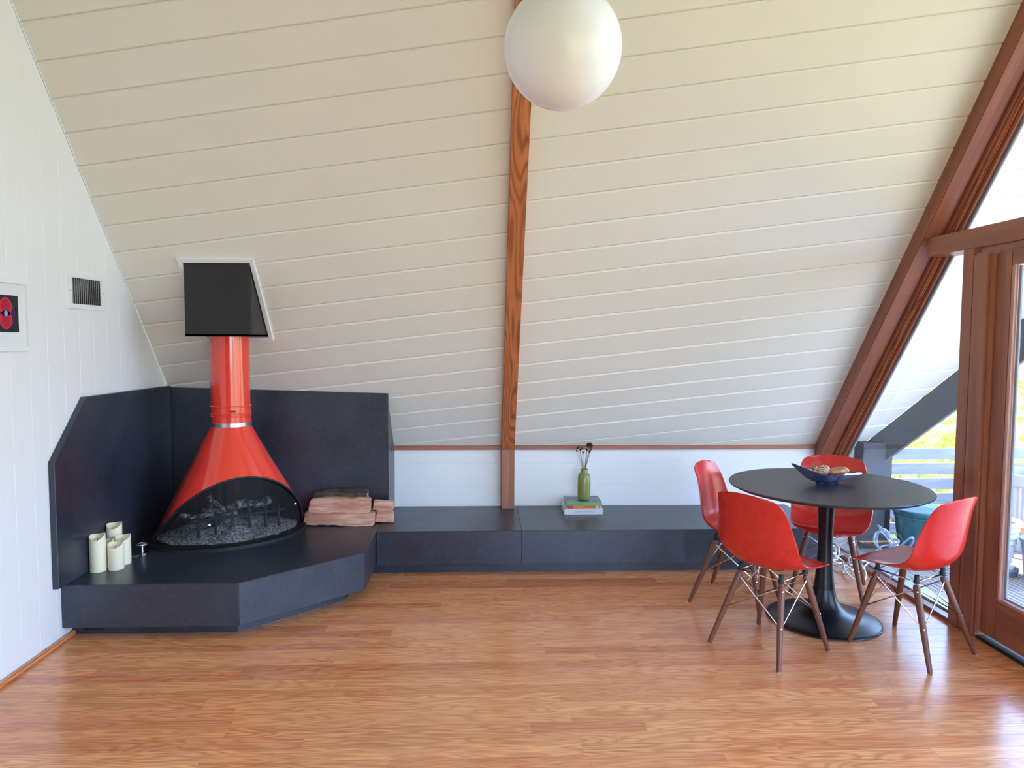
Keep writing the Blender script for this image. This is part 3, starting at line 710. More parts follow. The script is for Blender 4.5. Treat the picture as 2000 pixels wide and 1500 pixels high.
# ---------------------------------------------------------------- BOOKS, VASE
def book(name, w, d, h, loc, rz, cover, label, spine_text=None, colr=(.1, .1, .1)):
    t = thing(name, label, 'book', loc, rz, 'books stacked on the bench')
    M_page = mat('paper', (.80, .77, .70), .8)
    b = MB().box((0, 0, 0), (w, d, .003)).box((0, 0, h-.003), (w, d, h)).box((0, 0, .003), (w, .003, h-.003)); b.out('cover', cover, t)
    MB().box((.004, .0031, .0031), (w-.004, d-.004, h-.0031)).out('pages', M_page, t)
    if spine_text:
        for tx, x_, sz, cc in spine_text:
            cu = bpy.data.curves.new('lettering', 'FONT'); cu.body = tx; cu.size = sz; cu.extrude = .0002; cu.align_y = 'CENTER'
            o = bpy.data.objects.new('spine_lettering', cu); link(o, t); o.location = (x_, -.0006, h/2); o.rotation_euler = (pi/2, 0, 0)
            cu.materials.append(mat('ink', cc, .6)); cu.resolution_u = 2
            bpy.context.view_layer.update(); me = bpy.data.meshes.new_from_object(o.evaluated_get(bpy.context.evaluated_depsgraph_get()))
            q = bpy.data.objects.new('spine_lettering', me); link(q, t); q.location = o.location; q.rotation_euler = o.rotation_euler; bpy.data.objects.remove(o)
    return t
c_white = mat('white book cloth', (.72, .72, .76), .5)
book('book', .275, .20, .040, (.594, 4.985, ZB), -.0, c_white, 'thick white hardback book at the bottom of the stack', [('DESIGN MASTERS', .075, .017, (.30, .30, .34))])
c_or = mat('orange book cloth', (.80, .19, .04), .5)
t = book('book', .225, .185, .022, (.622, 4.992, ZB+.0405), .02, c_or, 'orange and red book in the middle of the stack', [('MODERN', .06, .012, (.85, .6, .2))])
MB().box((0, -.0008, .001), (.035, -.0001, .021)).out('spine_band', mat('red cloth', (.60, .04, .05), .5), t)
MB().box((.20, -.0008, .001), (.216, -.0001, .021)).out('spine_band', c_white, t)
c_gr = mat('green book cloth', (.20, .48, .13), .5)
t = book('book', .255, .205, .024, (.607, 4.985, ZB+.063), -.015, c_gr, 'green spined book with a blue grey cover on top of the stack, under the vase', [('GARDEN HOUSES', .012, .013, (.03, .22, .07))])
M_cov = mat('blue grey jacket', (.16, .24, .27), .35)
v = mapped(M_cov, (1, 1, 1)); n1 = noisen(M_cov, v, 14, 4); lk(M_cov, ramp(M_cov, n1, [(.35, (.07, .12, .16)), (.55, (.17, .25, .27)), (.75, (.32, .36, .30))]), bsdf(M_cov).inputs['Base Color'])
MB().box((0, .001, .0241), (.255, .205, .0248)).out('jacket', M_cov, t)
zv = ZB+.063+.0249
t = thing('vase', 'slim olive green ceramic bottle vase standing on the books', 'vase', (.745, 5.075, zv))
M_vase = mat('olive glaze', (.24, .26, .065), .3, coat=.3)
MB().lathe([(.034, 0), (.043, .006), (.0465, .02), (.0475, .10), (.0465, .165), (.041, .183), (.030, .195), (.0255, .202), (.027, .222), (.025, .224), (.022, .22), (.021, .15), (.0, .149)], 48).out('body', M_vase, t, auto=60)
M_stem = mat('dry stem', (.30, .24, .14), .8); M_bud = mat('dark red dried bud', (.05, .006, .008), .8)
rnd = random.Random(3)
heads = [(-.058, .34), (-.05, .358), (-.044, .37), (-.035, .35), (-.026, .342), (-.02, .36), (-.005, .325), (.01, .355), (.016, .345), (.04, .335), (.035, .33), (.05, .345)]
clus = [(.03, .385), (.038, .392), (.046, .388), (.052, .38), (.036, .372), (.045, .37), (.053, .368), (.028, .368), (.04, .36), (.022, .378), (.05, .357), (.044, .38)]
for gi, (pts, nm, lb) in enumerate(((heads, 'loose', 'spray of dried dark red button flowers on thin stems in the olive vase'), (clus, 'dense', 'tight clump of dried deep red flower heads at the right side of the olive vase'))):
    ft = thing('dried_flowers', lb, 'dried flowers', (.745, 5.075, zv+.2), 0)
    sb = MB(); bb = MB()
    for x_, z_ in pts:
        z_ += .018
        yy = rnd.uniform(-.03, .03); zz_ = z_-.2
        sb.tube(crom([(rnd.uniform(-.008, .008), rnd.uniform(-.008, .008), -.14), (x_*.12, yy*.1, 0), (x_*.6, yy*.6, zz_*.55), (x_, yy, zz_)], 5), .0011, 5)
        r_ = .0075 if gi == 0 else .0092
        bb.lathe([(1e-6, -r_), (r_*.8, -r_*.6), (r_, 0), (r_*.7, r_*.7), (1e-6, r_)], 8) if False else None
        q = [(x_+r_*cos(a_)*cos(c_), yy+r_*sin(a_)*cos(c_), zz_+r_*sin(c_)) for c_ in (-1.2, -.4, .4, 1.2) for a_ in [2*pi*i/8 for i in range(8)]]
        fs = [(j*8+i, j*8+(i+1) % 8, (j+1)*8+(i+1) % 8, (j+1)*8+i) for j in range(3) for i in range(8)]+[tuple(range(7, -1, -1)), tuple(range(24, 32))]
        bb.add(q, fs)
    sb.out('stems', M_stem, ft); bb.out('flower_heads', M_bud, ft, smooth=True)

# ---------------------------------------------------------------- TABLE
TX, TY = 1.888, 3.765
t = thing('pedestal_table', 'round black pedestal table with trumpet base between the four red chairs', 'table', (TX, TY, 0))
MB().lathe([(1e-6, .722), (.40, .722), (.49, .730), (.513, .742), (.515, .747), (.513, .750), (1e-6, .750)], 128).out('table_top', M_table, t, auto=30)
MB().lathe([(.292, 0), (.297, .004), (.295, .009), (.28, .015), (.23, .024), (.17, .036), (.12, .058), (.088, .090), (.067, .130), (.0565, .175), (.0555, .180)], 96).out('base', M_tbase, t, auto=50)
MB().lathe([(.0545, .179), (.0545, .183), (.048, .23), (.041, .32), (.0375, .40), (.038, .50), (.042, .60), (.050, .68), (.056, .722)], 64).out('pedestal', M_tbase, t, auto=50)

# ---------------------------------------------------------------- GLASS BOWL AND FRUIT
M_bowl = mat('cobalt glass', (.015, .04, .30), .04)
bb_ = bsdf(M_bowl); bb_.inputs['Transmission Weight'].default_value = .75; bb_.inputs['IOR'].default_value = 1.45
bx, by = 1.895, 3.79
t = thing('glass_bowl', 'boat shaped cobalt blue glass bowl with two pulled out tips, on the round table', 'bowl', (bx, by, .750), .04)
def bowl_surf(u, v_, inner):
    """v 0 centre, 1 rim; u angle"""
    c_, s_ = cos(u), sin(u); k = abs(c_)**6
    R_ = .105+.100*k
    q_ = min(1, v_*1.25)
    x_ = c_*(R_*v_ if v_ > .55 else v_*(.105+.100*k*max(0, v_-.3)/.25)); y_ = s_*.088*v_
    lift = .010+.052*max(0, (v_-.38)/.62)**1.15
    if c_ < 0: lift += .052*k*max(0, v_-.45)/.55
    else: lift -= .006*k*max(0, v_-.45)/.55
    if inner: return (x_*.97, y_*.95, lift+.005)
    return (x_, y_, lift)
vs = []; fs = []; n = 96; kk = 12
for inner in (0, 1):
    for j in range(kk+1):
        for i in range(n): vs.append(bowl_surf(2*pi*i/n, max(j/kk, .001), inner))
o1 = (kk+1)*n
for j in range(kk):
    for i in range(n):
        a_, b_ = j*n+i, j*n+(i+1) % n
        fs.append((a_, a_+n, b_+n, b_)); fs.append((o1+a_, o1+b_, o1+b_+n, o1+a_+n))
for i in range(n): fs.append((kk*n+i, o1+kk*n+i, o1+kk*n+(i+1) % n, kk*n+(i+1) % n))
mesh_obj('dish', vs, fs, M_bowl, t, auto=50)
for xf, yf in ((-.045, 0), (.05, -.01), (.02, .04)):
    o = MB().lathe([(.010, 0), (.016, .006), (.012, .016), (.016, .026)], 20).out('foot', M_bowl, t, smooth=True); o.location = (xf, yf, 0)
M_nut = mat('polished brown wood ball', (.30, .125, .045), .25, coat=.5)
v = mapped(M_nut, (1, 1, 5)); n1 = noisen(M_nut, v, 12, 3); lk(M_nut, ramp(M_nut, n1, [(.35, (.17, .06, .025)), (.65, (.42, .19, .075))]), bsdf(M_nut).inputs['Base Color'])
bz = .750+.033
for i, (x_, y_, z_, r_, w_) in enumerate([(-.095, -.012, .047, .0165, 'at the raised tip end'), (-.078, .012, .052, .0160, 'behind the others'), (-.090, -.006, .068, .0165, 'topmost of the clump'), (-.070, -.018, .043, .0165, 'lowest, touching the dish rim'), (-.060, -.004, .062, .0165, 'beside the carved shell')]):
    me = MB(); q = []; nn_ = 20
    me.lathe([(r_*sin(pi*k/12) if 0 < k < 12 else 1e-6, -r_*cos(pi*k/12)) for k in range(13)], nn_)
    o = me.out('wooden_ball', M_nut, smooth=True); o.location = (bx+x_*.85+.002, by+y_-.005, .750+z_+.022); setp(o, 'small glossy brown ball in the glass bowl, '+w_, 'ball', 'brown balls clustered in the bowl')
M_shellm = mat('carved shell', (.52, .26, .12), .35, coat=.3)
v = mapped(M_shellm, (1, 1, 1)); w_ = nd(M_shellm, 'ShaderNodeTexWave', wave_type='BANDS'); w_.inputs['Scale'].default_value = 45; w_.inputs['Distortion'].default_value = 5; lk(M_shellm, v, w_.inputs['Vector'])
lk(M_shellm, ramp(M_shellm, w_.outputs['Fac'], [(.2, (.16, .05, .02)), (.45, (.52, .27, .13)), (.9, (.70, .45, .28))]), bsdf(M_shellm).inputs['Base Color'])
o = MB().lathe([(1e-6, -.038), (.014, -.034), (.026, -.018), (.030, 0), (.026, .018), (.016, .032), (1e-6, .038)], 28).out('carved_egg', M_shellm, smooth=True)
o.location = (bx-.022, by-.006, .750+.076); o.rotation_euler = (0, radians(62), .2); setp(o, 'patterned brown and cream carved egg in the middle of the glass bowl', 'ornament')
M_gourd = wood('turned wood gourd', (.50, .22, .085), (.22, .07, .025), .3, coat=.3, ringf=6, sc=(2, 20, 20), contrast=.4)
o = MB().lathe([(1e-6, -.060), (.014, -.056), (.022, -.04), (.026, -.01), (.027, .02), (.022, .045), (.010, .058), (1e-6, .060)], 28).out('wooden_gourd', M_gourd, smooth=True)
o.location = (bx+.062, by-.004, .750+.070); o.rotation_euler = (0, radians(86), .05); setp(o, 'long smooth tan wooden gourd lying at the right of the glass bowl', 'ornament')

# ---------------------------------------------------------------- CHAIRS
def interp(T, v_):
    for i in range(len(T)-1):
        if v_ <= T[i+1][0]:
            k = (v_-T[i][0])/(T[i+1][0]-T[i][0]); P0 = T[max(i-1, 0)]; P1 = T[i]; P2 = T[i+1]; P3 = T[min(i+2, len(T)-1)]
            o_ = []
            for c_ in range(1, len(P1)):
                m1 = (P2[c_]-P0[c_])/max(P2[0]-P0[0], 1e-6)*(P2[0]-P1[0]); m2 = (P3[c_]-P1[c_])/max(P3[0]-P1[0], 1e-6)*(P2[0]-P1[0])
                o_.append((2*k**3-3*k*k+1)*P1[c_]+(k**3-2*k*k+k)*m1+(-2*k**3+3*k*k)*P2[c_]+(k**3-k*k)*m2)
            return o_
    return list(T[-1][1:])
# v : y, z, half width, side lift dy, side lift dz, outward flare
ST = [(0, .240, .396, .060, -.012, .006),
      (.014, .244, .403, .105, -.016, .004),
      (.035, .241, .414, .148, -.016, .002),
      (.065, .228, .426, .178, -.012, .000),
      (.105, .204, .434, .196, -.004, .004),
      (.18, .150, .434, .212, 0, .014),
      (.32, .045, .424, .222, 0, .032),
      (.45, -.055, .424, .230, .010, .052),
      (.54, -.120, .442, .233, .030, .062),
      (.62, -.163, .490, .231, .052, .048),
      (.70, -.182, .555, .224, .062, .024),
      (.80, -.196, .640, .210, .058, .008),
      (.90, -.210, .725, .192, .045, .000),
      (.96, -.222, .777, .176, .032, -.006),
      (.985, -.228, .797, .155, .024, -.010),
      (1, -.231, .806, .112, .016, -.010)]
def make_shell():
    nu, nv = 36, 64; vs = []; fs = []
    for j in range(nv+1):
        v_ = j/nv; yy, zz_, w, dy, dz = interp(ST, v_)
        for i in range(nu+1):
            u = -1+2*i/nu; uu = sin(u*pi/2)*.55+u*.45; a_ = abs(uu)**2.6
            vs.append((uu*w, yy+dy*a_, zz_+dz*a_))
    for j in range(nv):
        for i in range(nu): a_ = j*(nu+1)+i; fs.append((a_, a_+nu+1, a_+nu+2, a_+1))
    o = mesh_obj('shell', vs, fs, M_shell, None, smooth=True)
    md = o.modifiers.new('s', 'SOLIDIFY'); md.thickness = .005; md.offset = 0
    md = o.modifiers.new('b', 'BEVEL'); md.width = .0018; md.segments = 2; md.limit_method = 'ANGLE'; md.angle_limit = radians(60)
    dg_ = bpy.context.evaluated_depsgraph_get(); me = bpy.data.meshes.new_from_object(o.evaluated_get(dg_)); bpy.data.objects.remove(o)
    sharp(me, 60)
    return me
SHELL = make_shell()
def make_chair(label, x, y, ang):
    t = thing('side_chair', label, 'chair', (x, y, 0), ang-pi/2, 'red shell chairs around the round table')
    link(bpy.data.objects.new('shell', SHELL), t)
    F = {}
    for sx_ in (-1, 1):
        for sy_ in (-1, 1):
            foot_ = Vector((sx_*.200, sy_*.203, .0)); top_ = Vector((sx_*.118, .02+sy_*.098, .375 if sy_ > 0 else .365))
            F[(sx_, sy_)] = (foot_, top_)
            d_ = top_-foot_; L = d_.length
            b = MB(); b.tube([(0, 0, 0), (L*.03, 0, 0), (L*.5, 0, 0), (L*.85, 0, 0), (L*.97, 0, 0), (L, 0, 0)], [.0105, .0115, .0150, .0165, .0165, .012], 18)
            o = b.out('leg', M_leg, t, auto=50)
            xx = d_.normalized(); yy_ = Vector((0, 0, 1)).cross(xx).normalized(); o.matrix_world = frame_m(foot_+Vector((0, 0, .003)), xx, yy_, xx.cross(yy_))
            g_ = MB().lathe([(.011, 0), (.0115, .002), (.010, .0055)], 16).out('glide', M_steel, o); g_.matrix_world = Matrix.Rotation(0, 4, 'Z')
            g_.matrix_parent_inverse = o.matrix_world.inverted(); g_.location = foot_
    w = MB()
    for a_, c_ in (((-1, -1), (1, -1)), ((1, -1), (1, 1)), ((1, 1), (-1, 1)), ((-1, 1), (-1, -1))):
        for p_, q_ in ((a_, c_), (c_, a_)):
            ta = F[p_][1]; lo = F[q_][0].lerp(F[q_][1], .50)
            out_ = Vector((ta.x, ta.y-.02, 0)).normalized()*.012
            w.tube([ta+Vector((0, 0, .018)), ta+out_+Vector((0, 0, -.01)), lo+Vector((lo.x, lo.y, 0)).normalized()*.014], .0032, 6)
    w.out('wire_brace', M_chrome, t, smooth=True)
    w = MB()
    ring = [F[k][1]+Vector((0, 0, .016)) for k in ((-1, -1), (1, -1), (1, 1), (-1, 1))]
    for i in range(4): w.tube([ring[i], ring[(i+1) % 4]], .0045, 8)
    w.out('seat_frame', M_chrome, t, smooth=True)
    for k in F:
        q = F[k][1]; foot_ = F[k][0]
        o = MB().lathe([(.014, 0), (.014, .012), (.011, .018), (.011, .040)], 20).out('shock_mount', M_rubber, t, auto=40); o.location = (q.x*.98, q.y, q.z+.010)
        for f_ in (.5, .93):
            p = foot_.lerp(q, f_); dirn = Vector((p.x, p.y, 0)).normalized()
            o = MB().lathe([(.0055, 0), (.0055, .003), (.003, .0045)], 10).out('screw', M_chrome, t, auto=40)
            zax = dirn; xax = zax.cross(Vector((0, 0, 1))).normalized(); o.matrix_world = frame_m(p+dirn*.0145, xax, zax.cross(xax), zax)
    return t
make_chair('red shell dining chair with its back to the camera, in front of the black table', 1.441, 3.426, math.atan2(.54, .84))
make_chair('red shell dining chair nearest the glazed door, seen from behind and side on', 2.154, 3.388, math.atan2(.877, -.48))
make_chair('red shell dining chair beside the bench, glossy seat back facing the table', 1.500, 4.067, math.atan2(-.6, .8))
make_chair('red shell dining chair behind the table and glass bowl, its seat facing the camera', 2.140, 4.220, math.atan2(-.87, -.49))

# ---------------------------------------------------------------- CORDS
M_cord = mat('white plastic cord', (.75, .77, .80), .4)
def coil(name, loc, n, r, h, seed, label, m_, rad=.0055, cat='cord'):
    rnd = random.Random(seed); b = MB(); P = []
    for k in range(n):
        cx_, cy_ = rnd.uniform(-.05, .05), rnd.uniform(-.10, .10); a0 = rnd.uniform(0, 6); tl = rnd.uniform(-1, 1); rr_ = r*rnd.uniform(.6, 1)
        for i in range(7):
            a_ = a0+2*pi*i/7
            P.append((cx_+rr_*.8*cos(a_), cy_+rr_*sin(a_), rad+max(0, h*.5*(1+sin(a_*1+k)*.95)*abs(tl))))
    b.tube(crom(P, 6), rad, 7); o = b.out(name, m_, smooth=True); o.location = loc; return setp(o, label, cat)
coil('cord_bundle', (2.44, 4.50, 0), 5, .13, .16, 4, 'tangled bundle of white cords on the floor at the end of the bench', M_cord)
coil('cord_bundle', (2.46, 4.86, 0), 5, .12, .24, 9, 'second tangle of white cords against the glass, behind the first one', M_cord)
M_hose = mat('pale blue hose', (.42, .50, .62), .45)
coil('garden_hose', (2.88, 4.86, -.018), 6, .11, .24, 12, 'pale blue grey garden hose coiled on the deck outside the glass', M_hose, .007, 'hose')

# ---------------------------------------------------------------- OUTSIDE
deck = MB().box((2.72, -3, -.14), (6.2, 5.45, -.045)).out('deck_floor', mat('dark deck bed', (.05, .045, .04), .8)); deck['kind'] = 'structure'
M_deck = wood('weathered deck slat', (.46, .38, .31), (.25, .19, .15), .6, ringf=5, sc=(1, 14, 14), contrast=.35, var=[(0, (.80, .78, .76)), (.5, (.95, .94, .93)), (1, (1.15, 1.1, 1.05))])
tm = []
for d_ in (0, 1):
    b = MB(); n = 8; p = .30/n
    for i in range(n):
        a_ = -.15+i*p
        if d_ == 0: vs, fs = plate([(-.1485, a_+.002), (.1485, a_+.002), (.1485, a_+p-.004), (-.1485, a_+p-.004)], -.024, 0, .0015)
        else: vs, fs = plate([(a_+.002, -.1485), (a_+p-.004, -.1485), (a_+p-.004, .1485), (a_+.002, .1485)], -.024, 0, .0015)
        b.add(vs, fs)
    o = b.out('tmp', M_deck); tm.append(o.data); bpy.data.objects.remove(o)
for i in range(11):
    for j in range(16):
        x_ = 2.87+.30*i; y_ = 5.26-.30*j
        if x_ < 6.1:
            o = bpy.data.objects.new('deck_tile', tm[(i+j) % 2]); link(o, deck); o.location = (x_, y_, -.02)
# grey raked end wall under the roof edge
M_grey = mat('grey stucco fascia', (.10, .105, .115), .7)
v = mapped(M_grey, (1, 1, 1)); n1 = noisen(M_grey, v, 90, 4, .7); bump(M_grey, n1, .3, .004); lk(M_grey, ramp(M_grey, n1, [(.3, (.06, .063, .07)), (.7, (.10, .103, .112))]), bsdf(M_grey).inputs['Base Color'])
def pt(z_): return Vector((PX(z_), yc(z_), z_))
T_ = Vector((.655, -1/SL, 0)).normalized(); NN = Vector((-T_.y, T_.x, 0))    # outward
if NN.x < 0: NN = -NN
zt1 = ZR-.02
A = [pt(.76), pt(zt1), pt(zt1)-Vector((0, 0, .42)), pt(.76)-Vector((0, 0, .25))]
vs = []; 
for s_ in (0, .09):
    vs += [tuple(p+NN*s_) for p in A]
o = mesh_obj('roof_beam', vs, [(0, 1, 2, 3), (7, 6, 5, 4), (0, 4, 5, 1), (1, 5, 6, 2), (2, 6, 7, 3), (3, 7, 4, 0)], M_grey); o['kind'] = 'structure'
A = [Vector((PX(z_), 2*YR-yc(z_), z_)) for z_ in (ZW, zt1)]; A = [A[0], A[1], A[1]-Vector((0, 0, .42)), A[0]-Vector((0, 0, .25))]
N3 = Vector((NN.x, -NN.y, 0)); vs = []
for s_ in (0, .09): vs += [tuple(p+N3*s_) for p in A]
o = mesh_obj('roof_beam', vs, [(3, 2, 1, 0), (4, 5, 6, 7), (1, 5, 4, 0), (2, 6, 5, 1), (3, 7, 6, 2), (0, 4, 7, 3)], M_grey); o['kind'] = 'structure'
M_endw = mat('dark slate end wall', (.045, .050, .065), .6)
o = MB().box((2.84, 5.13, -.045), (3.06, 5.262, .775)).out('end_wall', M_endw); o['kind'] = 'structure'
# railing
M_rail = mat('blue grey painted rail', (.24, .25, .29), .55)
v = mapped(M_rail, (2, 20, 20)); n1 = noisen(M_rail, v, 2, 3); lk(M_rail, ramp(M_rail, n1, [(.3, (.20, .21, .26)), (.7, (.30, .31, .35))]), bsdf(M_rail).inputs['Base Color'])
t = thing('deck_railing', 'blue grey horizontal board railing along the back edge of the deck', 'railing', (3.0, 5.50, 0))
for k in range(6):
    z_ = .635-k*.121
    if z_ < 0: break
    o = beam('slat', (3.11, 0, 0), (6.1, 0, 0), .022, .090, (0, 0, 1), M_rail, t, ch=.002); o.matrix_world = frame_m((1.60, 0, z_), (1, 0, 0), (0, 1, 0), (0, 0, 1))
for x_ in (.16, 1.55, 3.0):
    o = beam('post', (0, 0, -.14), (0, 0, .84), .085, .085, (0, 1, 0), M_rail, t); m_ = o.matrix_world.copy(); m_.translation = (x_, .06, .34); o.matrix_world = m_
M_cap = mat('pale rail cap', (.62, .64, .66), .5)
o = beam('cap_rail', (0, 0, 0), (3.1, 0, 0), .10, .03, (0, 0, 1), M_cap, t); o.matrix_world = frame_m((1.60, .03, .84), (1, 0, 0), (0, 1, 0), (0, 0, 1))
# pots
M_teal = mat('teal glaze', (.04, .24, .28), .25, coat=.5)
v = mapped(M_teal, (3, 3, 1)); n1 = noisen(M_teal, v, 5, 4, .6); lk(M_teal, ramp(M_teal, n1, [(.35, (.012, .085, .10)), (.6, (.03, .16, .18)), (.8, (.06, .24, .26))]), bsdf(M_teal).inputs['Base Color'])
M_soil = mat('potting soil', (.05, .035, .025), .95)
M_pin = mat('blue inner glaze', (.015, .11, .38), .35, coat=.1)
ZD = -.019
t = thing('flower_pot', 'large teal glazed flower pot on the deck beyond the glass', 'plant pot', (3.17, 4.93, ZD))
MB().lathe([(.12, 0), (.125, .004), (.150, .12), (.166, .24), (.170, .285), (.175, .288), (.177, .300), (.172, .306), (.178, .312), (.186, .318), (.190, .335), (.188, .350), (.182, .352), (.170, .348), (.160, .30), (.155, .25)], 56).out('body', M_teal, t, auto=50)
MB().lathe([(.183, .353), (.169, .350), (.156, .25), (1e-6, .25)], 56).out('inner_glaze', M_pin, t, auto=50)
M_wpot = mat('white glazed pot', (.50, .53, .55), .4, coat=.1)
t = thing('ribbed_pot', 'white ring ribbed pot in a dark saucer on the deck', 'plant pot', (3.475, 4.575, ZD)); t.scale = (.76, .76, 1.08)
prof = [(.085, .02)]
for k in range(7):
    r_ = .098+.010*k; z_ = .025+k*.040; prof += [(r_-.004, z_), (r_+.008, z_+.012), (r_+.008, z_+.026), (r_-.002, z_+.038)]
prof += [(.178, .307), (.182, .32), (.178, .335), (.160, .335), (.155, .30)]
MB().lathe(prof, 56).out('body', M_wpot, t, auto=50)
MB().lathe([(.156, .31), (1e-6, .312)], 32).out('soil', M_soil, t)
MB().lathe([(.13, 0), (.16, .006), (.172, .035), (.166, .037), (.150, .016), (1e-6, .014)], 48).out('saucer', mat('slate saucer', (.05, .07, .09), .5), t, auto=50)
t = thing('fluted_planter', 'tall white planter with vertical flutes near the railing', 'plant pot', (4.07, 5.12, ZD))
n = 144; vs = []; fs = []
rows = [(.150, 0, 1), (.185, .48, 1), (.190, .49, 0), (.205, .50, 0), (.207, .575, 0), (.200, .582, 0), (.185, .575, 0), (.18, .5, 0)]
for r_, z_, fl_ in rows:
    for i in range(n): q = r_*(1-.035*fl_*(.5+.5*cos(2*pi*i/4))) ; vs.append((q*cos(2*pi*i/n), q*sin(2*pi*i/n), z_))
for j in range(len(rows)-1):
    for i in range(n): fs.append((j*n+i, j*n+(i+1) % n, (j+1)*n+(i+1) % n, (j+1)*n+i))
fs.append(tuple(range(n-1, -1, -1)))
mesh_obj('body', vs, fs, M_wpot, t, auto=20)
MB().lathe([(.182, .52), (1e-6, .525)], 32).out('soil', M_soil, t)
M_bk = mat('pale blue plastic', (.34, .41, .56), .45)
t = thing('bucket', 'pale blue plastic bucket on the deck by the ribbed pot', 'bucket', (3.67, 4.42, ZD))
MB().lathe([(.095, 0), (.12, .24), (.127, .242), (.127, .262), (.118, .262), (.093, .01), (1e-6, .01)], 48).out('body', M_bk, t, auto=40)
MB().tube([(.118*cos(a_*pi/16), .118*sin(a_*pi/16)*.3-.02, .262+.07*sin(a_*pi/16)) for a_ in range(17)], .003, 6).out('handle', M_steel, t, smooth=True)
t = thing('plant_stand', 'small reddish brown wooden plant stand behind the bucket', 'stand', (3.93, 4.80, ZD))
MB().box((-.14, -.12, .215), (.14, .12, .25)).out('top', M_trim, t)
for a_ in (-.11, .11):
    for c_ in (-.09, .09): MB().box((a_-.014, c_-.014, 0), (a_+.014, c_+.014, .215)).out('leg', M_trim, t)

# ground and foliage beyond the deck
M_gr = mat('dry sunlit grass ground', (.40, .37, .12), .9)
v = mapped(M_gr, (1, 1, 1)); n1 = noisen(M_gr, v, 1.2, 6, .7); lk(M_gr, ramp(M_gr, n1, [(.3, (.26, .23, .06)), (.6, (.42, .35, .11)), (.8, (.52, .43, .18))]), bsdf(M_gr).inputs['Base Color'])
vs = []; fs = []; n = 40
for j in range(n+1):
    for i in range(n+1):
        x_ = -30+110*i/n; y_ = -40+100*j/n
        h = -1.5+.25*noise.noise(Vector((x_*.15, y_*.15, 0)))
        if x_ > 10: h += min(4, (x_-10)*.10)
        vs.append((x_, y_, h))
for j in range(n):
    for i in range(n): a_ = j*(n+1)+i; fs.append((a_, a_+1, a_+n+2, a_+n+1))
gd = mesh_obj('ground', vs, fs, M_gr, smooth=True); gd['kind'] = 'structure'
M_leaf = bpy.data.materials.new('yellow green leaf'); M_leaf.use_nodes = True; m = M_leaf
oi = noisen(m, mapped(m, (1, 1, 1)), 6, 3); cc = ramp(m, oi, [(.3, (.20, .30, .03)), (.55, (.48, .55, .08)), (.75, (.75, .70, .22))])
b_ = bsdf(m); lk(m, cc, b_.inputs['Base Color']); b_.inputs['Roughness'].default_value = .5
tl = nd(m, 'ShaderNodeBsdfTranslucent'); lk(m, cc, tl.inputs[0]); mx = nd(m, 'ShaderNodeMixShader'); mx.inputs[0].default_value = .45
lk(m, b_.outputs[0], mx.inputs[1]); lk(m, tl.outputs[0], mx.inputs[2]); lk(m, mx.outputs[0], m.node_tree.nodes['Material Output'].inputs['Surface'])
M_bare = mat('bush wood', (.10, .07, .05), .9)
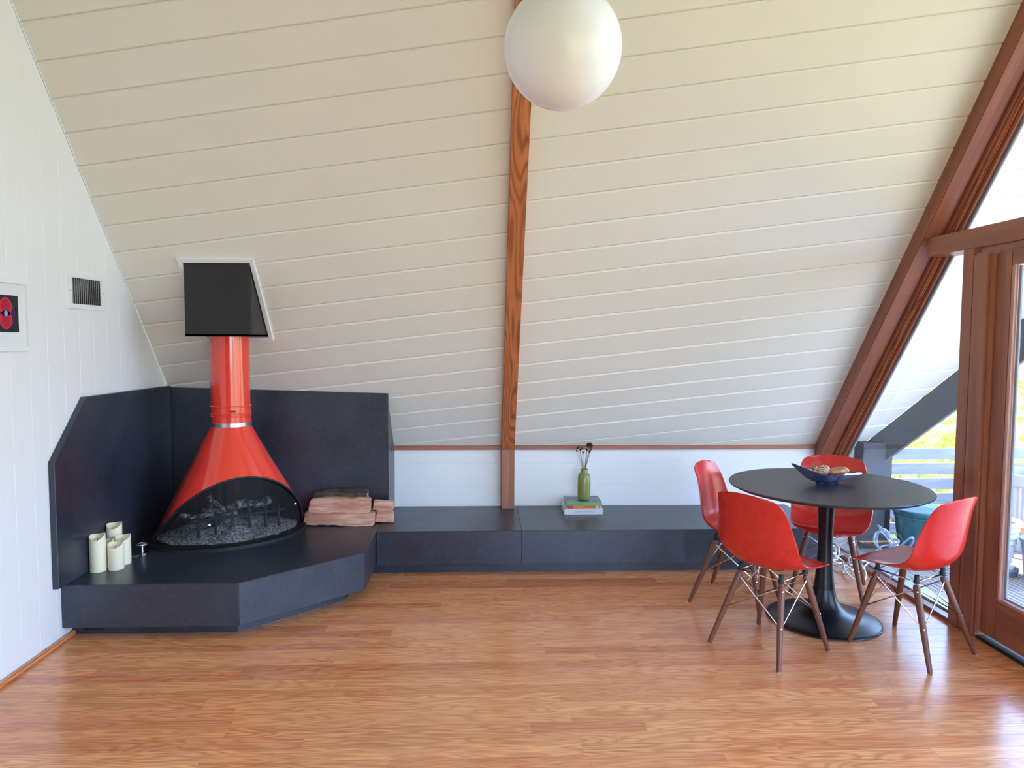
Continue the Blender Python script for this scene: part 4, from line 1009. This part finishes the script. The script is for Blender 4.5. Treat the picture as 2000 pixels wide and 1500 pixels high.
def bush(x, y, z0, R, H, seed, label, nleaf=2600, s=.07):
    t = thing('bush', label, 'bush', (x, y, z0), 0, 'sunlit bushes beyond the deck railing')
    rnd = random.Random(seed); vs = []; fs = []
    for k in range(nleaf):
        a_ = rnd.uniform(0, 2*pi); c_ = rnd.uniform(-1, 1); q = sqrt(1-c_*c_); rr_ = rnd.uniform(.55, 1)**.5
        nz = 1+.28*noise.noise(Vector((cos(a_)*q*2+seed, sin(a_)*q*2, c_*2)))
        p = Vector((cos(a_)*q*R*rr_*nz, sin(a_)*q*R*rr_*nz, H*.5+c_*H*.5*rr_*nz))
        d1 = Vector((rnd.gauss(0, 1), rnd.gauss(0, 1), rnd.gauss(0, 1))).normalized()*s*rnd.uniform(.6, 1.2); d2_ = d1.cross(Vector((rnd.gauss(0, 1), rnd.gauss(0, 1), rnd.gauss(0, 1)))).normalized()*s*.4
        i = len(vs); vs += [p-d1, p+d2_, p+d1, p-d2_]; fs.append((i, i+1, i+2, i+3))
    o = mesh_obj('foliage', vs, fs, M_leaf, t); o['kind'] = 'stuff'
    b = MB()
    for k in range(5):
        a_ = 2*pi*k/5; b.tube([(0, 0, -.3), (.2*R*cos(a_), .2*R*sin(a_), H*.3), (.55*R*cos(a_), .55*R*sin(a_), H*.7)], [.05, .03, .012], 6)
    b.out('trunk', M_bare, t)
bush(4.6, 7.0, -1.5, .9, 2.3, 1, 'yellow green bush just beyond the railing, nearest the grey roof beam')
bush(7.2, 7.2, -1.5, 1.1, 2.8, 2, 'wide yellow green bush seen through the upper part of the glazed door')
bush(10.2, 7.6, -1.5, 1.3, 3.0, 3, 'tall yellow green bush further along the railing, beside the wide one')
bush(6.0, 10.3, -1.5, 1.4, 3.8, 4, 'tall sunlit bush standing behind the two bushes at the railing')
bush(10.2, 11.4, -1.5, 1.9, 5.0, 5, 'tallest pale yellow bush far behind the railing', 3000, .1)
bush(14.8, 9.0, -1.5, 1.8, 4.2, 6, 'broad bush at the far end of the railing', 2600, .1)

# light portals in the gable and added rear window (they only guide sampling of the sky)
def portal(y0, y1, z0, z1):
    l = bpy.data.lights.new('portal', 'AREA'); l.shape = 'RECTANGLE'; l.size = y1-y0; l.size_y = z1-z0; l.cycles.is_portal = True
    o = bpy.data.objects.new('portal', l); link(o); o.matrix_world = frame_m((2.72, (y0+y1)/2, (z0+z1)/2), (0, 1, 0), (0, 0, -1), (1, 0, 0)) 
    o.matrix_world = Matrix.Translation((2.72, (y0+y1)/2, (z0+z1)/2)) @ Matrix.Rotation(pi/2, 4, 'Y') @ Matrix.Rotation(pi/2, 4, 'Z')
    return o
portal(-1.0, 5.2, 0.0, ZR)
l = bpy.data.lights.new('portal', 'AREA'); l.shape = 'RECTANGLE'; l.size = XR-.30-WX0; l.size_y = ZW-.22; l.cycles.is_portal = True
o = bpy.data.objects.new('portal', l); link(o); o.matrix_world = Matrix.Translation(((WX0+XR-.3)/2, YW-.13, ZW/2)) @ Matrix.Rotation(pi/2, 4, 'X') @ Matrix.Rotation(pi, 4, 'X') @ Matrix.Rotation(0, 4, 'Y')
